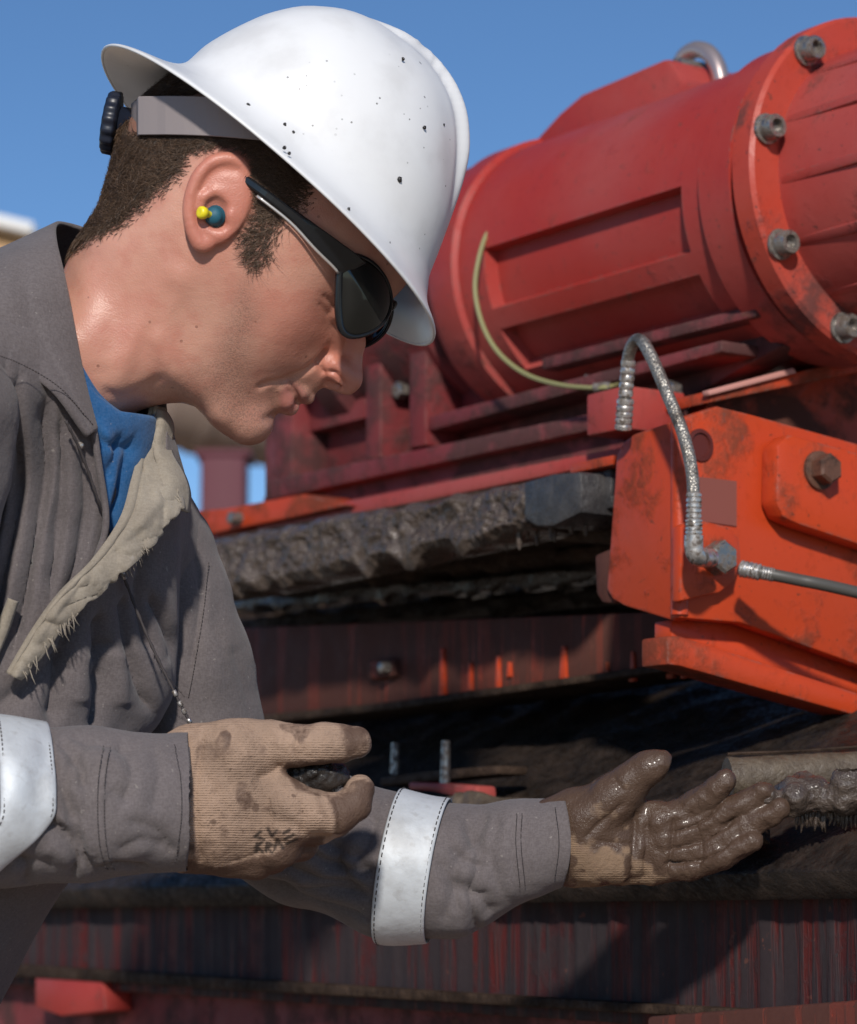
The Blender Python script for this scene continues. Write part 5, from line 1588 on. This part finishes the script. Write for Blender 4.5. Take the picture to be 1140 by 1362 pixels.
# ---- beam under the deck with bare orange streaks, tray and trough
def build_lower():
    root = machine_thing('side_beam', FP(700, 880, 0.05), 'red side beam smeared with brown mud and orange drip streaks below the deck', 'beam')
    quad_plate([(235, 838), (905, 812), (905, 884), (520, 936), (235, 965)], 0.10, 0.04, 0.003, M['muddy_red'], 'web', root)
    quad_plate([(235, 962), (520, 933), (905, 880), (905, 890), (520, 944), (235, 974)], 0.085, 0.07, 0.002, M['darkmud'], 'lower_flange', root)
    for x, y0, y1, w in ((587, 862, 930, 4), (624, 880, 918, 3), (661, 872, 915, 3), (676, 880, 900, 3), (748, 858, 908, 5), (806, 880, 900, 2.5), (840, 866, 906, 4), (890, 838, 902, 5), (908, 880, 902, 4)):
        q = [FP(x - w * .4, y0, 0.0975), FP(x + w * .6, y0 + 1, 0.0975), FP(x + w, y1, 0.0975), FP(x - w, y1 + 1, 0.0975)]
        part('bare_streak', plate(q, MB, 0.004, 0.0008), M['orange'], root)
    quad_plate([(486, 878), (522, 874), (524, 900), (488, 905)], 0.092, 0.02, 0.004, M['muddy_red'], 'boss', root)
    part('bolt', lathe(FP(516, 888, 0.092), -MB, [(0, 0.006), (0.008, 0.005), (0.009, 0.003)], 8), M['steel'], root)

    root = machine_thing('mud_tray', FP(700, 1040, 0.1), 'sloping dark steel tray coated with oily mud behind the reaching hand', 'tray')
    nv = (-MB * 0.75 + MZ * 0.66)
    c = [FP(-150, 960, 0.26), FP(1250, 868, 0.26), FP(1250, 1150, -0.06), FP(-150, 1185, -0.06)]
    mud_skin('pan', c, 150, 70, M['traymud'], root, nv, 0.006, 91, 0.03, 0.0, 0.05)
    c = [FP(640, 1072, -0.045), FP(990, 1060, -0.045), FP(990, 1082, -0.07), FP(640, 1096, -0.07)]
    mud_skin('mud_ridge', c, 80, 12, M['darkmud'], root, nv, 0.014, 95, 0.03, 0.006, 0.03)
    c = [FP(490, 1062, -0.03), FP(700, 1052, -0.03), FP(700, 1092, -0.07), FP(490, 1110, -0.07)]
    mud_skin('mud_ridge', c, 70, 16, M['olivemud'], root, nv, 0.012, 98, 0.03, 0.006, 0.03)
    tag(root, None)

    h = machine_thing('clamp_handle', FP(590, 1062, 0.0), 'small red clamp handle with steel pins standing in the muddy tray', 'clamp')
    t = 0.0
    quad_plate([(543, 1040), (575, 1041), (632, 1045), (634, 1060), (598, 1058), (570, 1052), (543, 1051)], t - 0.012, 0.02, 0.002, M['red'], 'lever', h)
    part('pin', tube(np.array([FP(592, 1044, t - .004), FP(593, 985, t - .004)]), [0.0042, 0.0036], 12), M['steel'], h)
    part('pin', tube(np.array([FP(525, 1030, t + .02), FP(526, 988, t + .02)]), [0.004, 0.0034], 12), M['steel'], h)
    part('collar', lathe(FP(592, 1041, t - .004), MZ, [(0, 0.008), (0.005, 0.008), (0.006, 0.005)], 16), M['steel'], h)
    quad_plate([(505, 1034), (560, 1026), (662, 1018), (662, 1030), (560, 1040), (505, 1046)], t + .02, 0.03, 0.002, M['darkmud'], 'clamp_bar', h)

    root = machine_thing('trough_lip', P(1060, 1090, 1.93), 'rounded trough lip thick with olive mud beside the reaching glove', 'trough')
    pts = np.array([P(x, y, d) for x, y, d in ((968, 1036, 1.925), (985, 1035, 1.927), (1060, 1032, 1.94), (1140, 1026, 1.955), (1320, 1014, 1.99))])
    v, f = tube(spline(pts, 60), 0.0143, 28)
    V = np.array(v); V = V + (vnoise(V / 0.012, 3) * 0.0012 + vnoise(V / 0.004, 4) * 0.0006)[:, None] * np.array([0, -.5, .8])
    part('roll', (V, f), M['olivemud'], root, 60)
    part('seam', tube(spline(pts + AX_U * 0.0165 + AX_D * 0.002, 40), 0.0012, 6), M['darkmud'], root)
    fd = Field((955, 1030, -10), (1330, 1150, 150), 3.5)
    for i in range(70):
        x = RNG.uniform(1030, 1310); fd.ball((x, 1072 + RNG.normal(0, 10) - (x - 985) * 0.03, 92 + RNG.normal(0, 14)), RNG.uniform(10, 23), 8)
    V, Q = fd.mesh(); N = vnormals(V, Q)
    V = V + N * (vnoise(V / 9, 5) * 2.5 + vnoise(V / 4.5, 6) * 1.2)[:, None]
    mesh_obj('mud', L(V), Q, M['mudcake'], root)
    # stiff fringe of dried strands below
    parts = []
    for k in range(60):
        x = 1075 + k * 4.1; y0 = 1093 - (x - 985) * .03
        p = L((x, y0, 100)); q = L((x + RNG.normal(0, 1.5), y0 + RNG.uniform(12, 30), 102))
        parts.append(tube(np.array([p, (p + q) / 2 + RNG.normal(0, .0006, 3), q]), [0.0016, 0.0014, 0.0005], 5))
    tag(mesh_obj('fringe', *join(parts), M['mudcake'], root), kind='stuff')
    part('support', boxm(P(985, 1110, 1.99), AX_R * 0.19, AX_D * 0.1, -MZ * 0.05, 0.003), M['darkmud'], root)

    root = machine_thing('splash_panel', FP(700, 1300, 0.0), 'low dark red panel streaked with vertical runs of grey and blue-black mud', 'panel')
    c = [FP(-300, 1150, -0.02), FP(1500, 1150, -0.02), FP(1500, 1420, -0.02), FP(-300, 1300, -0.02)]
    # vertical runs of mud as relief in the sheet
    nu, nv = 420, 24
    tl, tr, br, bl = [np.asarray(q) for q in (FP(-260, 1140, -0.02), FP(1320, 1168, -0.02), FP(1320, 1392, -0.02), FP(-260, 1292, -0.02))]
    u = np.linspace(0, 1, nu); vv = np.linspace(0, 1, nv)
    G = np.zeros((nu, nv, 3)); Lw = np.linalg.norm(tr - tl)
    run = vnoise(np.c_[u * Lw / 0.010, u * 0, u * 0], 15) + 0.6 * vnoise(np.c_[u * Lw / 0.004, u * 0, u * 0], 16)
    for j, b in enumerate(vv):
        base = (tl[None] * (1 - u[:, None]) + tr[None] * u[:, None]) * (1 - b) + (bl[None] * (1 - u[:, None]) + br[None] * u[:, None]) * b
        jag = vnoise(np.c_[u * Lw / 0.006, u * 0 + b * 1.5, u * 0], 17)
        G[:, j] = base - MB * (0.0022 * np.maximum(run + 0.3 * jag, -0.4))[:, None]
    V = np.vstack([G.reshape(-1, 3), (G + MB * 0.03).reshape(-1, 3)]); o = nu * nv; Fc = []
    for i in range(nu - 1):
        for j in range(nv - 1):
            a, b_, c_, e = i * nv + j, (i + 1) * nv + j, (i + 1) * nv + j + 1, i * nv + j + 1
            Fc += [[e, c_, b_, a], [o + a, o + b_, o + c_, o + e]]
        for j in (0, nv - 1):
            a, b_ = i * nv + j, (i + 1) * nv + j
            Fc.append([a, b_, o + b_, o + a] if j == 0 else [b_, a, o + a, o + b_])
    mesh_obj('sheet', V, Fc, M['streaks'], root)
    quad_plate([(-300, 1262), (640, 1322), (1500, 1372), (1500, 1386), (640, 1336), (-300, 1280)], -0.032, 0.02, 0.002, M['darkmud'], 'ledge', root)
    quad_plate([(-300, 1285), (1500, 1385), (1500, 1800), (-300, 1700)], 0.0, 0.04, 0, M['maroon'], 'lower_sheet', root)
    quad_plate([(46, 1298), (135, 1304), (140, 1345), (80, 1352), (46, 1340)], -0.03, 0.03, 0.003, M['red'], 'bracket', root)
    quad_plate([(860, 1352), (1140, 1330), (1300, 1330), (1300, 1420), (860, 1420)], -0.055, 0.03, 0.003, M['muddy_red'], 'bracket', root)
    # carcass that carries everything down to the ground
    f0 = FP(-300, 1700, 0.05); f1 = FP(1500, 1800, 0.05)
    a = np.array([f0[0], f0[1], 0.0]); b = np.array([f1[0], f1[1], 0.0])
    part('carcass', boxm(a, b - a, MB * 0.5, MZ * 0.62, 0.01), M['maroon'], root)
build_lower()

# ---- orange corner bracket with its cover plate, bolts, fittings
def build_bracket():
    root = machine_thing('corner_bracket', CORNER - MZ * 0.07, 'bright orange folded steel bracket with a big hex bolt at the corner of the machine', 'bracket')
    left = [(817, 640), (819, 606), (828, 588), (842, 577), (905, 556), (905, 820), (895, 826), (830, 806), (814, 797), (806, 784)]
    part('side_plate', plate([FP(x, y, 0.0) for x, y in left], MB, 0.012, 0.0025), M['orange'], root, 30)
    right = [(905, 556), (955, 540), (1000, 551), (1480, 684), (1480, 1006), (985, 828), (905, 822)]
    part('end_plate', plate([EP(x, y, 0.0) for x, y in right], MA, 0.012, 0.002), M['orange'], root, 30)
    # rolled fold between the two
    part('fold', tube(np.array([EP(904, 560, 0.004), EP(904, 818, 0.004)]), 0.0065, 14), M['orange'], root)
    ear = [(905, 700), (925, 690), (970, 700), (984, 716), (986, 742), (978, 772), (958, 788), (905, 800)]
    part('ear', plate([EP(x, y, -0.012) for x, y in ear], MA, 0.010, 0.002), M['orange'], root, 30)
    cover = [(1034, 592), (1050, 577), (1300, 645), (1300, 777), (1064, 698), (1042, 688), (1033, 668)]
    part('cover_plate', plate([EP(x, y, -0.020) for x, y in cover], MA, 0.018, 0.003), M['orange'], root, 30)
    # big bolt: washer, hex head
    c = EP(1088, 626, -0.020)
    wsh = part('washer', lathe(c, -MA, [(0, 0.0145), (0.003, 0.0145), (0.004, 0.0125)], 32), M['rust'], root)
    part('hex_bolt', lathe(c - MA * 0.004, -MA, [(0, 0.0115), (0.010, 0.0115), (0.012, 0.0095), (0.012, 0.001)], 6), M['rust'], root, 20)
    part('hole_rim', lathe(EP(931, 592, -0.0005), -MA, [(0, 0.012), (0.0012, 0.012), (0.0016, 0.009), (-0.004, 0.008), (-0.004, 0.0005)], 28, phase=0.3), M['darkred'], root)
    patch = [(912, 632), (980, 640), (980, 700), (912, 690)]
    part('worn_label', plate([EP(x, y, -0.0012) for x, y in patch], MA, 0.001), mat('worn_grey_label', (0.22, 0.065, 0.048), 0.55), root)
    # channel below: upper flange, web, lower flange
    for pts, s, th, m, nm in (([(893, 824), (985, 826), (1480, 996), (1480, 1040), (893, 848)], 0.02, 0.02, M['orange'], 'channel_web'),
                              ([(888, 846), (905, 846), (1480, 1030), (1480, 1068), (1140, 952), (905, 886), (888, 884)], -0.006, 0.03, M['orange'], 'channel_flange')):
        part(nm, plate([EP(x, y, s) for x, y in pts], MA, th, 0.002), m, root, 30)
    part('edge_plate', plate([FP(x, y, 0.004) for x, y in ((790, 738), (818, 726), (818, 803), (800, 802), (792, 790))], MB, 0.012, 0.003), M['muddy_red'], root, 30)
M['rust'] = paint_material('rusty_steel', (0.11, 0.05, 0.032), (0.17, 0.085, 0.055), 0.3, 0.6, 0.0, (0.04, 0.025, 0.02), 3)
M['darkred'] = mat('dark_red_hole', (0.09, 0.012, 0.008), 0.6)
build_bracket()

def build_rail():
    root = machine_thing('top_rail', EP(1060, 530, 0.1), 'red channel rail with a pale worn edge running behind the orange bracket', 'rail')
    s = 0.10
    part('web', plate([EP(x, y, s) for x, y in ((930, 556), (945, 528), (1480, 402), (1480, 720), (930, 600))], MA, 0.02, 0.002), M['muddy_orange'], root, 30)
    part('flange', plate([EP(x, y, s - 0.03) for x, y in ((944, 520), (1480, 403), (1480, 425), (944, 536))], MA, 0.06, 0.002), M['orange'], root, 30)
    part('worn_edge', plate([EP(x, y, s - 0.034) for x, y in ((942, 519), (1056, 489), (1060, 496), (944, 526))], MA, 0.008, 0.001), mat('scuffed_pink_primer', (0.55, 0.26, 0.22), 0.5), root, 30)
    part('spacer', plate([EP(x, y, s) for x, y in ((1085, 462), (1112, 455), (1112, 492), (1085, 498))], MA, 0.03, 0.002), M['muddy_orange'], root, 30)
M['muddy_orange'] = paint_material('grimy_orange', (0.40, 0.055, 0.015), (0.26, 0.04, 0.015), 0.35, 0.5, 0.0, (0.07, 0.03, 0.02))
build_rail()

# ---- hoses
def braid_material():
    m = mat('braided_steel', (0.40, 0.38, 0.34), 0.4, 0.7); t = NT(m)
    v = t.n.new('ShaderNodeTexVoronoi'); v.inputs['Scale'].default_value = 620; t.l.new(t.co, v.inputs['Vector'])
    n = t.noise(60, 4)
    t.color(t.mix(t.ramp(n, 0.45, 0.7), t.mix(v.outputs['Distance'], (0.5, 0.47, 0.42), (0.16, 0.15, 0.135)), (0.12, 0.095, 0.075)))
    t.bump(v.outputs['Distance'], 0.0008, 0.8)
    return m
M['braid'] = braid_material()
def crimp(root, a, b, r, name='fitting'):
    a, b = np.asarray(a), np.asarray(b); l = np.linalg.norm(b - a)
    rows = [(0, r * 0.8), (0.001, r)]
    for q in (0.2, 0.4, 0.6, 0.8): rows += [(l * (q - .05), r), (l * q, r * .86), (l * (q + .05), r)]
    rows += [(l - .001, r), (l, r * 0.8)]
    return part(name, lathe(a, (b - a) / l, rows, 20), M['steel_bright'], root)
def build_hoses():
    d = 1.995
    root = machine_thing('hydraulic_hose', P(880, 600, d), 'braided steel hose looping up over the orange bracket', 'hose', 'hydraulic hoses on the bracket')
    pts = np.array([P(x, y, dd) for x, y, dd in ((829, 560, 2.09), (832, 520, 2.085), (835, 480, 2.08), (842, 457, 2.07), (853, 453, 2.06), (868, 478, 2.045), (888, 525, 2.03), (908, 575, 2.015), (920, 625, 2.005), (923, 668, 2.0))])
    part('hose', tube(spline(pts, 70), 0.0046, 14), M['braid'], root)
    crimp(root, P(829, 572, 2.09), P(832, 530, 2.085), 0.0064)
    crimp(root, P(832, 528, 2.085), P(836, 478, 2.08), 0.0054)
    part('blue_ring', lathe(P(828, 566, 2.09), MZ, [(0, 0.0066), (0.008, 0.0066)], 18), mat('blue_ring', (0.05, 0.16, 0.3), 0.4), root)
    crimp(root, P(923, 655, 2.0), P(923, 690, 1.999), 0.0056); crimp(root, P(923, 690, 1.999), P(923, 716, 1.998), 0.0062)
    el = spline(np.array([P(923, 712, 1.998), P(923, 728, 1.998), P(928, 740, 2.0), P(945, 742, 2.02)]), 16)
    part('elbow', tube(el, 0.0068, 14), M['steel_bright'], root)
    c = EP(950, 743, -0.012)
    part('nut', lathe(c, -MA, [(0, 0.0125), (0.012, 0.0125), (0.014, 0.0105), (0.014, 0.002)], 6), M['steel'], root, 20)
    root = machine_thing('hydraulic_hose', P(1060, 772, 2.02), 'black rubber hose leading off to the right from the lower edge of the orange bracket', 'hose', 'hydraulic hoses on the bracket')
    pts = np.array([P(x, y, dd) for x, y, dd in ((984, 756, 2.035), (1010, 761, 2.03), (1060, 771, 2.03), (1140, 788, 2.04), (1480, 868, 2.11))])
    part('hose', tube(spline(pts, 40), 0.0045, 14), mat('dark_grey_rubber', (0.075, 0.07, 0.062), 0.45), root)
    crimp(root, P(984, 756, 2.035), P(1012, 761.5, 2.03), 0.0062); crimp(root, P(1012, 761.5, 2.03), P(1030, 765, 2.03), 0.0052)
build_hoses()
# ------------------------------------------------------------------ ground and far things
def build_ground():
    m = mat('dusty_gravel', (0.26, 0.22, 0.17), 0.9); t = NT(m)
    n = t.noise(0.6, 6); n2 = t.noise(8, 5)
    t.color(t.mix(n2, t.mix(n, (0.42, 0.34, 0.25), (0.32, 0.255, 0.185)), (0.36, 0.29, 0.21)))
    t.bump(n2, 0.02, 0.5)
    s = 3000.0
    tag(mesh_obj('ground', [(-s, -s, 0), (s, -s, 0), (s, s, 0), (-s, s, 0)], [[0, 1, 2, 3]], m, None, False), kind='structure')
build_ground()

def build_far():
    d = 6.0
    # big tank behind the chin
    c = P(290, 500, 7.0)
    root = empty('storage_tank', c - MZ * 0.3, 'grey-brown tank in the distance behind the chin', 'tank')
    m = paint_material('dusty_tan_tank', (0.25, 0.18, 0.145), (0.29, 0.22, 0.18), 0.2, 0.6, 0, (0.17, 0.12, 0.10), 0.4)
    ax = np.array([0.94, 0.30, -0.14]); ax /= np.linalg.norm(ax)
    r = 105 * 7.0 / F_PX
    part('shell', lathe(P(255, 495, 7.0), ax, [(-0.12, 0.02), (-0.11, r * 0.8), (-0.06, r), (0.26, r), (0.31, r * 0.8), (0.32, 0.02)], 48), m, root)
    part('leg', boxm(P(296, 600, 7.0) - np.array([0.05, 0, 2.0]), AX_R * 0.1, AX_D * 0.1, MZ * 2.0, 0.01), M['maroon'], root)
    part('band', lathe(P(255, 495, 7.0), ax, [(0.02, r), (0.021, r + 0.006), (0.05, r + 0.006), (0.051, r)], 48), m, root)
    # red columns of a rig frame
    root = empty('steel_column', P(296, 1100, 5.0) * np.array([1, 1, 0]), 'dark red steel column standing under the far tank', 'column')
    x0, x1 = P(267, 600, 5.0), P(326, 600, 5.0)
    w = x1[0] - x0[0]
    base = np.array([x0[0], x0[1], 0.0]); top = P(296, 606, 5.0)[2]
    part('shaft', boxm(base, AX_R * w, np.array([0, 0.12, 0]), MZ * top, 0.006), M['farred'], root)
    part('head_plate', boxm(base + MZ * top - AX_R * 0.01, AX_R * (w + 0.02), np.array([0, 0.13, 0]), MZ * 0.012, 0.002), M['farred'], root)
    part('base_plate', boxm(base - AX_R * 0.05, AX_R * (w + 0.1), np.array([0, 0.2, 0]), MZ * 0.02, 0.002), M['farred'], root)
    # site cabin far to the left with a white roof edge
    dd = 9.0
    a, b = P(-260, 235, dd), P(52, 322, dd)
    root = empty('site_cabin', np.array([(a[0] + b[0]) / 2, b[1], 0.0]), 'tan site cabin with a white roof edge far left behind the shoulder', 'cabin')
    ex = AX_R * (P(40, 322, dd)[0] - P(-400, 322, dd)[0])
    o = np.array([P(-400, 322, dd)[0], P(0, 322, dd)[1], 0.0]); zt = P(40, 312, dd)[2]
    part('wall', boxm(o, ex, np.array([0, 1.5, 0]), MZ * zt, 0.01), mat('ochre_cladding', (0.45, 0.27, 0.12), 0.6), root)
    sl = P(48, 306, dd) - P(-400, 196, dd); sl[1] = 0
    part('roof', boxm(np.array([P(-400, 196, dd)[0], o[1] - 0.08, P(-400, 208, dd)[2]]), sl, np.array([0, 1.7, 0]), MZ * 0.035, 0.004), mat('white_roof_sheet', (0.72, 0.72, 0.70), 0.5), root)
    part('gable', plate([o + MZ * zt, o + ex + MZ * zt, np.array([P(-400, 196, dd)[0], o[1], P(-400, 210, dd)[2]])], np.array([0, 1, 0]), 0.1), mat('ochre_gable', (0.45, 0.27, 0.12), 0.6), root)
M['farred'] = mat('far_red_steel', (0.10, 0.020, 0.030), 0.7)
build_far()
